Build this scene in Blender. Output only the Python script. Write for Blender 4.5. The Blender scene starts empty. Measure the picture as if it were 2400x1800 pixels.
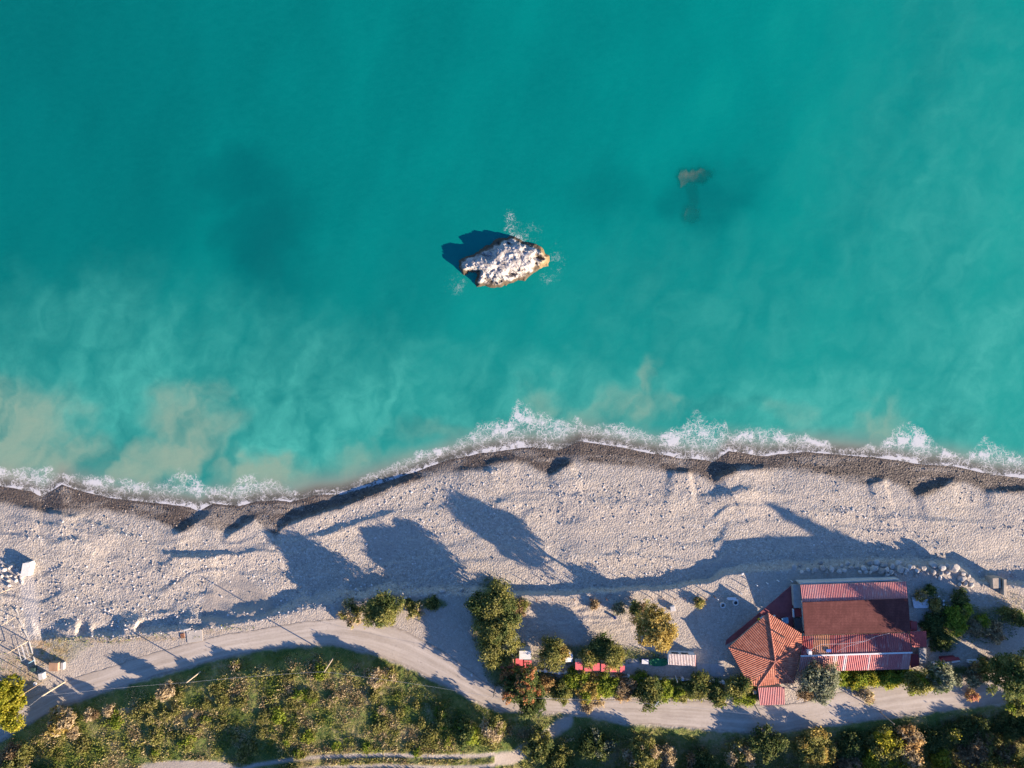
import bpy, math, random
import numpy as np
from mathutils import Vector
C = bpy.context.scene
COL = C.collection
R = math.radians

# ------------------------------------------------------------------ camera, sky, sun, exposure
H = 150.0                      # height of the drone above the sea
K = 225.0 / 2400.0             # metres at sea level per photo pixel (2400 px wide photo)
cam = bpy.data.cameras.new('camera'); cam_o = bpy.data.objects.new('camera', cam); COL.objects.link(cam_o)
cam_o.location = (0, 0, H); cam_o.rotation_euler = (0, 0, 0)
cam.sensor_width = 36.0; cam.lens = 36.0 * H / 225.0
cam.clip_start = 1.0; cam.clip_end = 12000.0
C.camera = cam_o
C.view_settings.view_transform = 'Standard'; C.view_settings.look = 'None'
C.view_settings.gamma = 1.0; C.view_settings.use_curve_mapping = False
C.view_settings.exposure = 1.75
SUN_EL, SUN_AZ = 16.0, math.degrees(math.atan2(0.87, -0.49))
w = bpy.data.worlds.new("World"); C.world = w; w.use_nodes = True
nt = w.node_tree; nt.nodes.clear()
sky = nt.nodes.new('ShaderNodeTexSky'); sky.sky_type = 'NISHITA'; sky.sun_disc = False
sky.sun_elevation = R(SUN_EL); sky.sun_rotation = R(SUN_AZ)
sky.air_density = 1.0; sky.dust_density = 0.3; sky.ozone_density = 3.0
bg = nt.nodes.new('ShaderNodeBackground'); bg.inputs[1].default_value = 0.086
wo = nt.nodes.new('ShaderNodeOutputWorld')
hs = nt.nodes.new('ShaderNodeHueSaturation'); hs.inputs['Saturation'].default_value = 1.22; hs.inputs['Hue'].default_value = .515
nt.links.new(sky.outputs[0], hs.inputs['Color']); nt.links.new(hs.outputs[0], bg.inputs[0]); nt.links.new(bg.outputs[0], wo.inputs[0])
sl = bpy.data.lights.new('sun', 'SUN'); sl.energy = 5.0; sl.angle = R(0.5); sl.color = (1.0, 0.80, 0.62)
so = bpy.data.objects.new('sun', sl); COL.objects.link(so)
sd = Vector((math.sin(R(SUN_AZ)) * math.cos(R(SUN_EL)), math.cos(R(SUN_AZ)) * math.cos(R(SUN_EL)), math.sin(R(SUN_EL))))
so.rotation_euler = sd.to_track_quat('Z', 'Y').to_euler(); so.location = (80, -60, 120)

# ------------------------------------------------------------------ helpers
def P(u, v, z=0.0):
    """world point of the photo pixel (u, v) for a surface at height z"""
    s = 1 - z / H
    return ((u - 1200) * K * s, (900 - v) * K * s, z)

def hsh(ix, iy, seed):
    n = (ix.astype(np.int64) * 374761393 + iy.astype(np.int64) * 668265263 + seed * 974711) & 0x7fffffff
    n = ((n ^ (n >> 13)) * 1274126177) & 0x7fffffff
    n = (n ^ (n >> 16)) & 0xffff
    return n / 65535.0

def vnoise(x, y, seed=0):
    x = np.asarray(x, float); y = np.asarray(y, float)
    ix = np.floor(x); iy = np.floor(y); fx = x - ix; fy = y - iy
    fx = fx * fx * (3 - 2 * fx); fy = fy * fy * (3 - 2 * fy)
    ix = ix.astype(np.int64); iy = iy.astype(np.int64)
    a = hsh(ix, iy, seed); b = hsh(ix + 1, iy, seed); c = hsh(ix, iy + 1, seed); d = hsh(ix + 1, iy + 1, seed)
    return (a * (1 - fx) + b * fx) * (1 - fy) + (c * (1 - fx) + d * fx) * fy

def fbm(x, y, seed=0, oct=4, gain=.5):
    s = 0; a = 1; t = 0
    for i in range(oct):
        s = s + a * vnoise(x * 2 ** i + 17.3 * i, y * 2 ** i - 9.1 * i, seed + i); t += a; a *= gain
    return s / t

def sm(a, b, x):
    t = np.clip((x - a) / (b - a), 0, 1); return t * t * (3 - 2 * t)

def curve(pts):
    xs = np.array([p[0] for p in pts], float); ys = np.array([p[1] for p in pts], float)
    return lambda u: np.interp(u, xs, ys)

def in_poly(u, v, poly):
    u = np.asarray(u, float); v = np.asarray(v, float); r = np.zeros(np.broadcast(u, v).shape, bool)
    n = len(poly)
    for i in range(n):
        x1, y1 = poly[i]; x2, y2 = poly[(i + 1) % n]
        if y1 == y2: continue
        c = ((y1 > v) != (y2 > v)) & (u < (x2 - x1) * (v - y1) / (y2 - y1) + x1)
        r ^= c
    return r

def seg_dist(u, v, pts, closed=False):
    """distance to a polyline, signed side (+ below in the picture), parameter 0..1 along it"""
    best = np.full(np.shape(u), 1e9); side = np.zeros(np.shape(u)); par = np.zeros(np.shape(u))
    n = len(pts); m = n if closed else n - 1
    for i in range(m):
        x1, y1 = pts[i]; x2, y2 = pts[(i + 1) % n]
        dx, dy = x2 - x1, y2 - y1; L2 = dx * dx + dy * dy + 1e-9
        t = np.clip(((u - x1) * dx + (v - y1) * dy) / L2, 0, 1)
        px, py = x1 + t * dx, y1 + t * dy
        d = np.hypot(u - px, v - py); k = d < best
        s = np.sign(dx * (v - y1) - dy * (u - x1))
        best = np.where(k, d, best); side = np.where(k, s, side); par = np.where(k, (i + t) / m, par)
    return best, side, par

# ------------------------------------------------------------------ the lie of the land (photo pixels)
V_SHORE = curve([(-400,1120),(0,1139),(72,1150),(100,1162),(145,1135),(180,1148),(253,1166),(325,1175),(416,1184),(470,1192),(500,1180),(560,1186),(600,1175),(650,1172),(680,1176),(740,1160),(800,1155),(872,1134),(981,1101),(1053,1077),(1125,1061),(1198,1050),(1250,1048),(1306,1054),(1360,1034),(1451,1047),(1523,1062),(1600,1072),(1672,1080),(1708,1056),(1799,1067),(1889,1059),(1962,1065),(2070,1074),(2160,1088),(2233,1092),(2323,1112),(2400,1117),(2800,1135)])
V_WET = curve([(-400,1160),(0,1175),(54,1187),(108,1200),(160,1206),(253,1195),(362,1218),(427,1246),(470,1225),(542,1249),(597,1218),(644,1253),(687,1222),(800,1191),(908,1150),(1017,1113),(1125,1096),(1190,1081),(1234,1083),(1288,1114),(1353,1081),(1451,1088),(1559,1102),(1600,1106),(1636,1113),(1676,1132),(1737,1102),(1835,1099),(1925,1110),(2034,1135),(2081,1120),(2142,1161),(2164,1162),(2258,1131),(2305,1149),(2400,1155),(2800,1175)])
V_FOAM = curve([(-400,1075),(0,1088),(60,1095),(110,1085),(160,1108),(260,1112),(300,1120),(380,1125),(420,1092),(445,1092),(480,1132),(545,1132),(575,1103),(600,1110),(640,1114),(655,1126),(700,1145),(800,1138),(860,1112),(920,1085),(960,1062),(1060,1040),(1100,1005),(1130,985),(1190,975),(1213,930),(1235,940),(1260,960),(1300,972),(1350,970),(1370,990),(1440,990),(1480,992),(1540,1012),(1590,1000),(1628,955),(1650,975),(1700,978),(1715,1005),(1745,1000),(1800,998),(1830,1005),(1870,1008),(1950,1035),(2010,1050),(2040,1030),(2060,1045),(2085,1005),(2125,983),(2165,1000),(2205,1045),(2265,1062),(2310,1022),(2350,1040),(2400,1068),(2800,1090)])
V_BANK = curve([(-600,1470),(0,1450),(60,1500),(90,1503),(200,1497),(260,1498),(330,1488),(420,1476),(480,1478),(560,1462),(640,1450),(700,1437),(760,1427),(830,1414),(900,1394),(960,1397),(1030,1397),(1120,1397),(1190,1397),(1300,1395),(1400,1391),(1500,1387),(1600,1377),(1660,1367),(1700,1352),(1760,1344),(1950,1338),(2100,1335),(2240,1338),(2300,1372),(2400,1374),(3000,1390)])
W_BANK = curve([(-600,60),(0,60),(75,60),(100,20),(180,19),(220,20),(275,19),(320,18),(350,18),(380,18),(400,16),(470,14),(490,40),(540,16),(640,18),(700,40),(790,50),(850,24),(900,30),(1000,30),(1120,26),(1195,14),(1650,12),(1700,22),(1760,30),(2240,30),(2300,20),(2400,16),(3000,20)])
V_RS = curve([(-800,2150),(-300,1880),(0,1737),(60,1700),(130,1660),(250,1620),(330,1595),(420,1570),(500,1547),(560,1532),(640,1520),(700,1512),(770,1510),(830,1520),(900,1540),(960,1565),(1020,1595),(1080,1625),(1130,1650),(1180,1666),(1246,1669),(1308,1670),(1368,1676),(1417,1683),(1460,1695),(1525,1698),(1580,1702),(1634,1707),(1742,1717),(1800,1720),(1881,1708),(1990,1694),(2098,1679),(2207,1665),(2288,1656),(2400,1640),(2800,1590),(3400,1540)])
V_RN = curve([(-800,2050),(-300,1800),(0,1668),(60,1640),(110,1618),(178,1588),(262,1562),(362,1529),(431,1511),(520,1490),(600,1476),(700,1458),(800,1450),(870,1454),(950,1478),(1040,1528),(1100,1572),(1160,1612),(1240,1634),(1300,1642),(1400,1640),(1500,1640),(1600,1642),(1700,1648),(1800,1655),(1880,1648),(1950,1626),(2100,1606),(2200,1592),(2300,1578),(2400,1562),(2800,1512),(3400,1462)])
SCARPS = [  # crests of the little shingle cusps: points, height in metres
    ([(20,1186),(70,1190),(110,1202),(165,1213),(200,1203)], 0.38),
    ([(175,1221),(210,1224),(240,1237),(285,1250)], 0.34),
    ([(370,1254),(420,1251),(440,1238),(480,1215),(505,1195)], 0.45),
    ([(515,1272),(545,1250),(585,1226),(610,1210)], 0.45),
    ([(640,1262),(665,1236),(720,1214),(800,1190),(870,1160),(960,1125),(1040,1106)], 0.65),
    ([(680,1262),(760,1254),(850,1222),(900,1208),(960,1196)], 0.30),
    ([(1060,1100),(1120,1105),(1190,1105)], 0.27),
    ([(1130,1094),(1160,1084),(1190,1078),(1225,1078)], 0.27),
    ([(1280,1116),(1305,1108),(1325,1090),(1352,1080)], 0.46),
    ([(1560,1104),(1600,1110),(1625,1106)], 0.45),
    ([(1670,1132),(1690,1116),(1720,1104),(1760,1100),(1830,1096)], 0.61),
    ([(2030,1137),(2060,1129),(2080,1123)], 0.36),
    ([(2140,1164),(2170,1152),(2215,1138),(2255,1124)], 0.52),
    ([(2300,1154),(2340,1155),(2400,1150),(2500,1150)], 0.41),
    ([(370,1296),(410,1306),(480,1309),(520,1305)], 0.34),
    ([(600,1160),(640,1300)], 0.00),
    ([(1610,1170),(1690,1160),(1740,1146),(1790,1150)], 0.27),
    ([(1330,1165),(1420,1175),(1520,1180),(1600,1178)], 0.15),
    ([(2060,1205),(2180,1220),(2260,1226),(2400,1226)], 0.18),
    ([(190,1216),(240,1232),(300,1258),(360,1294),(420,1306),(500,1304),(620,1284),(760,1256),(880,1220),(980,1196)], .26),
    ([(1590,1194),(1690,1168),(1760,1150),(1860,1162),(1960,1186)], .20),
    ([(900,1215),(1040,1190),(1200,1176),(1330,1172)], .16),
    ([(0,1208),(90,1226),(180,1246),(270,1268)], .24),
    ([(0,1260),(100,1262),(180,1270),(240,1272)], 0.16),
]
Z_TOP = 4.0

def G0(u, v):
    """height of the bare ground under photo pixel (u, v), metres above the sea"""
    u = np.asarray(u, float); v = np.asarray(v, float)
    wob = (fbm(u / 26, v / 26, 5, 2) - .5) * 10
    m = (v - V_SHORE(u)) * K
    a = np.maximum(-m, 0)
    zs = -2.6 * (1 - np.exp(-a / 9.0)) - .012 * np.minimum(a, 400)
    b = np.maximum(m, 0)
    zb = 2.2 * (1 - np.exp(-b / 14.0)) + .012 * np.minimum(b, 40) + np.interp(u, [0, 700, 1000, 3000], [.75, .75, .45, .45]) * sm(15, 30, b)
    z = np.where(m < 0, zs, zb)
    z = z + np.where(m > 3, (fbm(u / 120, v / 45, 11, 3) - .5) * .32 * sm(3, 9, m), 0)
    # long soft storm ridges running along the beach
    mw = m + (fbm(u / 160, v / 90, 13, 3) - .5) * 11 + (fbm(u / 45, v / 45, 15, 2) - .5) * 1.6
    ph = np.mod(mw / 5.6, 1.0); saw = np.where(ph < .22, ph / .22, (1 - ph) / .78)
    z = z + np.where(m > 5, (saw - .4) * .20 * sm(5, 10, m) * (1 - sm(24, 29, m)) * (.25 + 1.3 * fbm(u / 110, v / 30, 17, 2)) * np.interp(u, [0, 700, 1200, 2400], [1.0, 1.0, .7, .75]), 0)
    # rubble heaped against the bank at the left
    heap = sm(.40, .72, fbm(u / 44, v / 70, 19, 2)) * np.exp(-((v - (V_BANK(u) - 20)) / 22) ** 2) * np.interp(u, [80, 130, 850, 950], [0, .9, .8, 0])
    z = z + np.where(m > 5, heap, 0)
    # bank up to the terrace that carries the road, the yard and the houses
    vb = V_BANK(u) + wob; wb = W_BANK(u)
    t = sm(0, 1, np.clip((v - (vb - wb)) / wb, 0, 1))
    z = z * (1 - t) + (Z_TOP + .25 * sm(1400, 1700, v)) * t
    # hillside behind the road
    d = (v - V_RS(u) - 4) * K
    hh = np.interp(u, [-600, 0, 150, 600, 1000, 1150, 1230, 1300, 1420, 1600, 2400, 3000], [1.3, 1.4, 1.6, 1.9, 1.9, 1.4, .3, -.2, -.6, -1.4, -1.7, -1.7])
    ww = np.interp(u, [0, 600, 1100, 1300], [4.5, 5, 5, 6])
    z = z + hh * sm(0, 1, np.clip(d / ww, 0, 1))
    z = z + np.clip(d - 5, 0, 40) * .02
    far = np.clip((v - 1850) * K, 0, 4000)
    z = z + 40 * (1 - np.exp(-far / 900)) + np.where(far > 20, (fbm(u / 900, v / 900, 41, 3) - .45) * np.minimum(far, 400) * .04, 0)
    return z

def scarps(u, v, z):
    for pts, h in SCARPS:
        if h == 0: continue
        us = [p[0] for p in pts]; vs = [p[1] for p in pts]
        k = (u > min(us) - 130) & (u < max(us) + 130) & (v > min(vs) - 130) & (v < max(vs) + 130)
        if not k.any(): continue
        uu, vv = u[k], v[k]
        w1 = (fbm(uu / 14, vv / 14, 71, 2) - .5) * 7
        d, s, t = seg_dist(uu, vv + w1, pts)
        d = d * K * s
        tap = np.minimum(sm(0, .28, t), sm(0, .28, 1 - t))
        f = np.where(d < 0, np.clip(1 + d / 1.1, 0, 1) ** 1.3, np.exp(-np.maximum(d, 0) / 5.0))
        g = z[k] + h * tap * f
        # hollow in front of the crest
        g = g - .18 * h * tap * np.exp(-((d + 2.2) / 1.4) ** 2)
        z[k] = g
    return z

def G(u, v):
    u = np.atleast_1d(np.asarray(u, float)); v = np.atleast_1d(np.asarray(v, float))
    return float(scarps(u, v, G0(u, v).copy())[0])

# ------------------------------------------------------------------ mesh and object helpers
def np_mesh(name, V, F, mats=(), attrs=None, smooth=False, face_mat=None, fattrs=None):
    """V (n,3), F (m,k) with k = 3 or 4"""
    V = np.asarray(V, np.float32); F = np.asarray(F, np.int32)
    me = bpy.data.meshes.new(name); n, (m, k) = len(V), F.shape
    me.vertices.add(n); me.vertices.foreach_set('co', V.ravel())
    me.loops.add(m * k); me.loops.foreach_set('vertex_index', F.ravel())
    me.polygons.add(m); me.polygons.foreach_set('loop_start', np.arange(0, m * k, k, dtype=np.int32))
    me.polygons.foreach_set('use_smooth', np.full(m, bool(smooth)))
    for x in mats: me.materials.append(x)
    if face_mat is not None: me.polygons.foreach_set('material_index', np.asarray(face_mat, np.int32))
    me.update(calc_edges=True)
    for nm, a in (attrs or {}).items():
        a = np.asarray(a, np.float32)
        at = me.attributes.new(nm, 'FLOAT', 'POINT'); at.data.foreach_set('value', a.ravel())
    for nm, a in (fattrs or {}).items():
        at = me.attributes.new(nm, 'FLOAT', 'FACE'); at.data.foreach_set('value', np.asarray(a, np.float32).ravel())
    return me

def link(name, me, parent=None):
    o = bpy.data.objects.new(name, me); COL.objects.link(o)
    if parent is not None: o.parent = parent
    return o

def tag(o, label=None, cat=None, group=None, kind=None):
    if label: o['label'] = label
    if cat: o['category'] = cat
    if group: o['group'] = group
    if kind: o['kind'] = kind
    return o

def thing(name, loc, label, cat, group=None):
    o = bpy.data.objects.new(name, None); COL.objects.link(o); o.location = loc
    o.empty_display_size = .3
    return tag(o, label, cat, group)

class MB:
    """collects polygons in world coordinates, builds ONE mesh object"""
    def __init__(s): s.v = []; s.f = []; s.mi = []; s.cur = 0
    def add(s, V, F):
        b = len(s.v); s.v += [tuple(x) for x in V]
        for f in F: s.f.append([b + i for i in f]); s.mi.append(s.cur)
        return s
    def box(s, c, size, rot=0.0, bevel=0):
        x, y, z = size[0] / 2, size[1] / 2, size[2] / 2
        cs, sn = math.cos(rot), math.sin(rot); V = []
        b = bevel
        if b <= 0:
            pts = [(-x,-y,-z),(x,-y,-z),(x,y,-z),(-x,y,-z),(-x,-y,z),(x,-y,z),(x,y,z),(-x,y,z)]
            F = [(0,3,2,1),(4,5,6,7),(0,1,5,4),(1,2,6,5),(2,3,7,6),(3,0,4,7)]
        else:
            pts = []
            for zz, q in ((-z, b), (-z + b, 0), (z - b, 0), (z, b)):
                pts += [(-x+q,-y+q,zz),(x-q,-y+q,zz),(x-q,y-q,zz),(-x+q,y-q,zz)]
            F = [(0,3,2,1),(12,13,14,15)]
            for r in range(3):
                for i in range(4):
                    j = (i + 1) % 4; F.append((r*4+i, r*4+j, r*4+4+j, r*4+4+i))
        V = [(c[0] + px*cs - py*sn, c[1] + px*sn + py*cs, c[2] + pz) for px, py, pz in pts]
        return s.add(V, F)
    def beam(s, a, b, r, n=6, r2=None):
        a = Vector(a); b = Vector(b); d = (b - a).normalized()
        t = d.cross(Vector((0, 0, 1)));  t = Vector((1, 0, 0)) if t.length < 1e-3 else t.normalized()
        q = d.cross(t); r2 = r if r2 is None else r2; V = []
        for p, rr in ((a, r), (b, r2)):
            for i in range(n):
                an = 2 * math.pi * i / n; V.append(p + t * (math.cos(an) * rr) + q * (math.sin(an) * rr))
        F = [(i, (i+1) % n, n + (i+1) % n, n + i) for i in range(n)] + [tuple(range(n))[::-1], tuple(range(n, 2*n))]
        return s.add(V, F)
    def tube(s, pts, r, n=5):
        for a, b in zip(pts[:-1], pts[1:]): s.beam(a, b, r, n)
        return s
    def prism(s, top, zb, bottom=None):
        """top: list of (x,y,z); walls down to zb"""
        n = len(top); bot = bottom or [(p[0], p[1], zb) for p in top]
        F = [tuple(range(n)), tuple(range(2*n-1, n-1, -1))] + [((i+1) % n, i, n+i, n+(i+1) % n) for i in range(n)]
        return s.add(list(top) + list(bot), F)
    def slab(s, top, th):
        return s.prism(top, 0, [(p[0], p[1], p[2] - th) for p in top])
    def ring(s, c, r1, r2, h, n=20):
        V = []
        for z in (0, h):
            for r in (r1, r2):
                for i in range(n):
                    a = 2*math.pi*i/n; V.append((c[0]+r*math.cos(a), c[1]+r*math.sin(a), c[2]+z))
        F = []
        for i in range(n):
            j = (i+1) % n
            F += [(i, n+i, n+j, j)[::-1], (2*n+i, 3*n+i, 3*n+j, 2*n+j), (i, j, 2*n+j, 2*n+i)[::-1], (n+i, n+j, 3*n+j, 3*n+i)]
        return s.add(V, F)
    def build(s, name, mats, parent=None, smooth=False):
        if not isinstance(mats, (list, tuple)): mats = [mats]
        off = Vector(parent_loc(parent)) if parent is not None else Vector((0, 0, 0))
        V = [(x - off.x, y - off.y, z - off.z) for x, y, z in s.v]
        me = bpy.data.meshes.new(name); me.from_pydata(V, [], s.f)
        for x in mats: me.materials.append(x)
        me.polygons.foreach_set('material_index', s.mi)
        if smooth: me.polygons.foreach_set('use_smooth', [True] * len(s.f))
        me.update()
        o = link(name, me, parent); return o
def parent_loc(p):
    l = Vector((0, 0, 0))
    while p is not None: l += p.location; p = p.parent
    return l
def inset(poly, q):
    """shrink a convex polygon (x,y,z) towards its middle by about q metres"""
    cx = sum(p[0] for p in poly) / len(poly); cy = sum(p[1] for p in poly) / len(poly); o = []
    for x, y, z in poly:
        d = math.hypot(x - cx, y - cy); k = max(0, 1 - q * 1.3 / d); o.append((cx + (x-cx)*k, cy + (y-cy)*k, z))
    return o

# ------------------------------------------------------------------ materials
class N:
    """tiny node-tree builder"""
    def __init__(s, name):
        s.m = bpy.data.materials.new(name); s.m.use_nodes = True; s.t = s.m.node_tree; s.t.nodes.clear()
        s.out = s.t.nodes.new('ShaderNodeOutputMaterial')
    def n(s, typ, **kw):
        x = s.t.nodes.new('ShaderNode' + typ)
        for k, v in kw.items(): setattr(x, k, v)
        return x
    def put(s, sock, v):
        if isinstance(v, bpy.types.NodeSocket): s.t.links.new(v, sock)
        elif v is not None:
            if sock.type == 'RGBA' and len(v) == 3: v = (*v, 1)
            sock.default_value = v
    def obj(s): return s.n('TexCoord').outputs['Object']
    def geo(s): return s.n('NewGeometry')
    def attr(s, nm, out='Fac'): return s.n('Attribute', attribute_name=nm).outputs[out]
    def mapping(s, vec, scale=(1,1,1), loc=(0,0,0), rot=(0,0,0)):
        x = s.n('Mapping'); s.put(x.inputs[0], vec); x.inputs['Scale'].default_value = scale; x.inputs['Location'].default_value = loc; x.inputs['Rotation'].default_value = rot; return x.outputs[0]
    def noise(s, vec, scale, detail=3, rough=.5, dist=0.0, out=0):
        x = s.n('TexNoise'); s.put(x.inputs['Vector'], vec); s.put(x.inputs['Scale'], scale); x.inputs['Detail'].default_value = detail; x.inputs['Roughness'].default_value = rough; x.inputs['Distortion'].default_value = dist; return x.outputs[out]
    def vor(s, vec, scale, feature='F1', out='Distance', rnd=1.0):
        x = s.n('TexVoronoi', feature=feature); s.put(x.inputs['Vector'], vec); x.inputs['Scale'].default_value = scale; x.inputs['Randomness'].default_value = rnd; return x.outputs[out]
    def ramp(s, fac, stops, interp='LINEAR'):
        x = s.n('ValToRGB'); x.color_ramp.interpolation = interp; s.put(x.inputs[0], fac); e = x.color_ramp.elements
        while len(e) < len(stops): e.new(.5)
        for q, (p, c) in zip(e, stops):
            q.position = p; q.color = (*c, 1) if isinstance(c, (tuple, list)) else (c, c, c, 1)
        return x.outputs[0]
    def mix(s, fac, a, b, mode='MIX'):
        x = s.n('Mix', data_type='RGBA', blend_type=mode); s.put(x.inputs[0], fac); s.put(x.inputs[6], a); s.put(x.inputs[7], b); return x.outputs[2]
    def math(s, op, a, b=None, clamp=False):
        x = s.n('Math', operation=op, use_clamp=clamp); s.put(x.inputs[0], a); s.put(x.inputs[1], b); return x.outputs[0]
    def rng(s, x0, a, b, c=0., d=1., smooth=True):
        x = s.n('MapRange', interpolation_type='SMOOTHSTEP' if smooth else 'LINEAR'); s.put(x.inputs[0], x0)
        for i, q in enumerate((a, b, c, d)): s.put(x.inputs[i+1], q)
        return x.outputs[0]
    def bump(s, h, strength=.5, dist=.1, nrm=None):
        x = s.n('Bump'); s.put(x.inputs['Height'], h); s.put(x.inputs['Strength'], strength); x.inputs['Distance'].default_value = dist
        if nrm is not None: s.put(x.inputs['Normal'], nrm)
        return x.outputs[0]
    def bsdf(s, col, rough=.85, spec=.25, nrm=None, metal=0.0):
        x = s.n('BsdfPrincipled'); s.put(x.inputs['Base Color'], col); s.put(x.inputs['Roughness'], rough); x.inputs['Specular IOR Level'].default_value = spec; x.inputs['Metallic'].default_value = metal
        if nrm is not None: s.put(x.inputs['Normal'], nrm)
        return x.outputs[0]
    def done(s, sh): s.t.links.new(sh, s.out.inputs[0]); return s.m

def plain(name, col, rough=.7, var=.25, scale=1.5, spec=.3, bump=.0, metal=0.):
    """a weathered single-colour surface"""
    b = N(name); o = b.obj()
    n1 = b.noise(o, scale, 5, .62); n2 = b.noise(o, scale * 7, 3, .6)
    f = b.math('ADD', b.math('MULTIPLY', n1, .65), b.math('MULTIPLY', n2, .35))
    c = b.ramp(f, [(.3, tuple(x * (1 - var) for x in col)), (.5, col), (.72, tuple(min(1, x * (1 + var * .8)) for x in col))])
    return b.done(b.bsdf(c, rough, spec, b.bump(n2, bump, .05) if bump else None, metal))

# ------------------------------------------------------------------ ground: one sheet, fine in the picture, coarse to the horizon
def axis(lo, hi, step, far, grow=1.35, far_lo=None):
    a = list(np.arange(lo, hi + .01, step)); far_lo = far if far_lo is None else far_lo
    s = step; x = a[-1]
    while x < far: s = s * grow; x += s; a.append(x)
    s = step; x = a[0]; pre = []
    while x > -far_lo: s = s * grow; x -= s; pre.append(x)
    return np.array(pre[::-1] + a)
gu = axis(-70, 2470, 2.3, 32000, far_lo=32000)
gv = axis(1000, 1850, 2.3, 32000, far_lo=30000)
U, Vv = np.meshgrid(gu, gv)
Z = G0(U, Vv)
Z = scarps(U.ravel(), Vv.ravel(), Z.ravel().copy()).reshape(U.shape)
inside = (U > -75) & (U < 2475) & (Vv > 990) & (Vv < 1860)
m_shore = (Vv - V_SHORE(U)) * K
# masks ------------------------------------------------------------
wob = (fbm(U / 18, Vv / 18, 5, 3) - .5) * 22
wet = (1 - sm(-9, 12, Vv - V_WET(U) + wob * .5)) * np.where(Vv < V_SHORE(U) + 6, 1, .62 + .5 * sm(.3, .6, fbm(U / 70, Vv / 22, 23, 3)))
wet = np.clip(wet, 0, 1)
terr = sm(-6, 10, Vv - V_BANK(U) + wob * .6)             # on the terrace
onhill = sm(-2, 9, Vv - V_RS(U) + wob * .55)
rn = sm(-6, 6, Vv - V_RN(U) + wob * .4); rs = 1 - sm(-6, 6, Vv - V_RS(U) + wob * .3)
roadm = rn * rs
TRACK = [(480,1850),(600,1806),(680,1794),(760,1786),(900,1782),(1020,1786),(1120,1785),(1200,1775),(1262,1745),(1300,1712),(1330,1690)]
td, _, _ = seg_dist(U.ravel(), Vv.ravel(), TRACK); td = td.reshape(U.shape)
track = (1 - sm(9, 20, td + wob * .5))
ruts = np.where(U < 1160, np.exp(-((np.abs(td) - 13) / 5) ** 2), track)
dirt_patch = 1 - sm(.75, 1.1, np.hypot((U - 445) / 130, (Vv - 1800) / 20) + wob * .012)
dirt_patch = np.maximum(dirt_patch, 1 - sm(.7, 1.1, np.hypot((U - 300) / 30, (Vv - 1665) / 8) + wob * .02) * 1.0 - .4)
grass = onhill * (1 - np.clip(track * np.where(U < 1160, .0, 1) + np.where(U < 1160, 1.2 * ruts, 0), 0, 1)) * (1 - np.clip(dirt_patch, 0, 1))
GREEN = [(1340,1612,140,26,.9),(1530,1612,110,26,.8),(1660,1612,100,26,.8),(1760,1625,30,24,.9),(2060,1588,110,24,1),(2240,1585,110,26,.9),(1150,1460,46,110,.9),(1180,1560,50,55,.9),(1390,1535,150,26,.7),(1500,1535,60,14,.7),(2215,1470,44,60,.85),(2260,1440,44,28,.7),(2340,1440,50,20,.6),(2360,1590,60,60,.9),(1010,1415,40,14,.8),(895,1430,44,26,.6),(1240,1600,70,50,.9),(160,1510,60,20,.25),(150,1525,40,30,.2),(1345,1420,0.1,0.1,0)]
for a, b_, ra, rb, q in GREEN:
    g = (1 - sm(.65, 1.1, np.hypot((U - a) / ra, (Vv - b_) / rb) + wob * .012)) * q
    grass = np.maximum(grass, g * (1 - roadm))
ochre = np.zeros_like(U)
for a, b_, ra, rb, q in [(120,1525,55,45,.9),(100,1500,40,14,.7),(50,1570,60,40,.5),(230,1500,80,8,.6),(350,1497,90,7,.5),(480,1480,60,8,.4),(40,1590,60,40,.6),(2290,1470,70,40,.35),(1320,1420,80,20,.15),(2350,1410,70,30,.3),(2200,1400,40,20,.4)]:
    ochre = np.maximum(ochre, (1 - sm(.6, 1.1, np.hypot((U - a) / ra, (Vv - b_) / rb) + wob * .012)) * q)
# bare earth: verge strips, the yard
yard = in_poly(U, Vv, [(1190,1400),(1700,1352),(1900,1345),(2400,1375),(2400,1575),(1900,1640),(1240,1635),(1200,1560)]).astype(float)
lot = in_poly(U, Vv, [(900,1440),(1000,1410),(1130,1398),(1190,1400),(1200,1640),(1120,1590),(1040,1530),(960,1480)]).astype(float)
smooth_g = np.clip(np.maximum(np.maximum(roadm, terr * np.where(U < 1160, .55, .35)), np.maximum(track, dirt_patch)), 0, 1)
mk = in_poly(U, Vv, [(560,1345),(640,1400),(640,1440),(470,1470),(480,1390)])
smooth_g = np.where(mk, np.maximum(smooth_g, .8), smooth_g)
ramp_d, _, _ = seg_dist(U.ravel(), Vv.ravel(), [(62,1360),(74,1440),(80,1500)])
ramp_m = (1 - sm(10, 24, ramp_d)).reshape(U.shape)
coarse = sm(.45, .62, fbm(U / 150 + 3, Vv / 40, 21, 3)) * (1 - wet)
coarse = np.maximum(coarse, sm(1290, 1330, Vv) * (1 - sm(700, 800, U)) * .9) * (1 - ramp_m)
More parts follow.
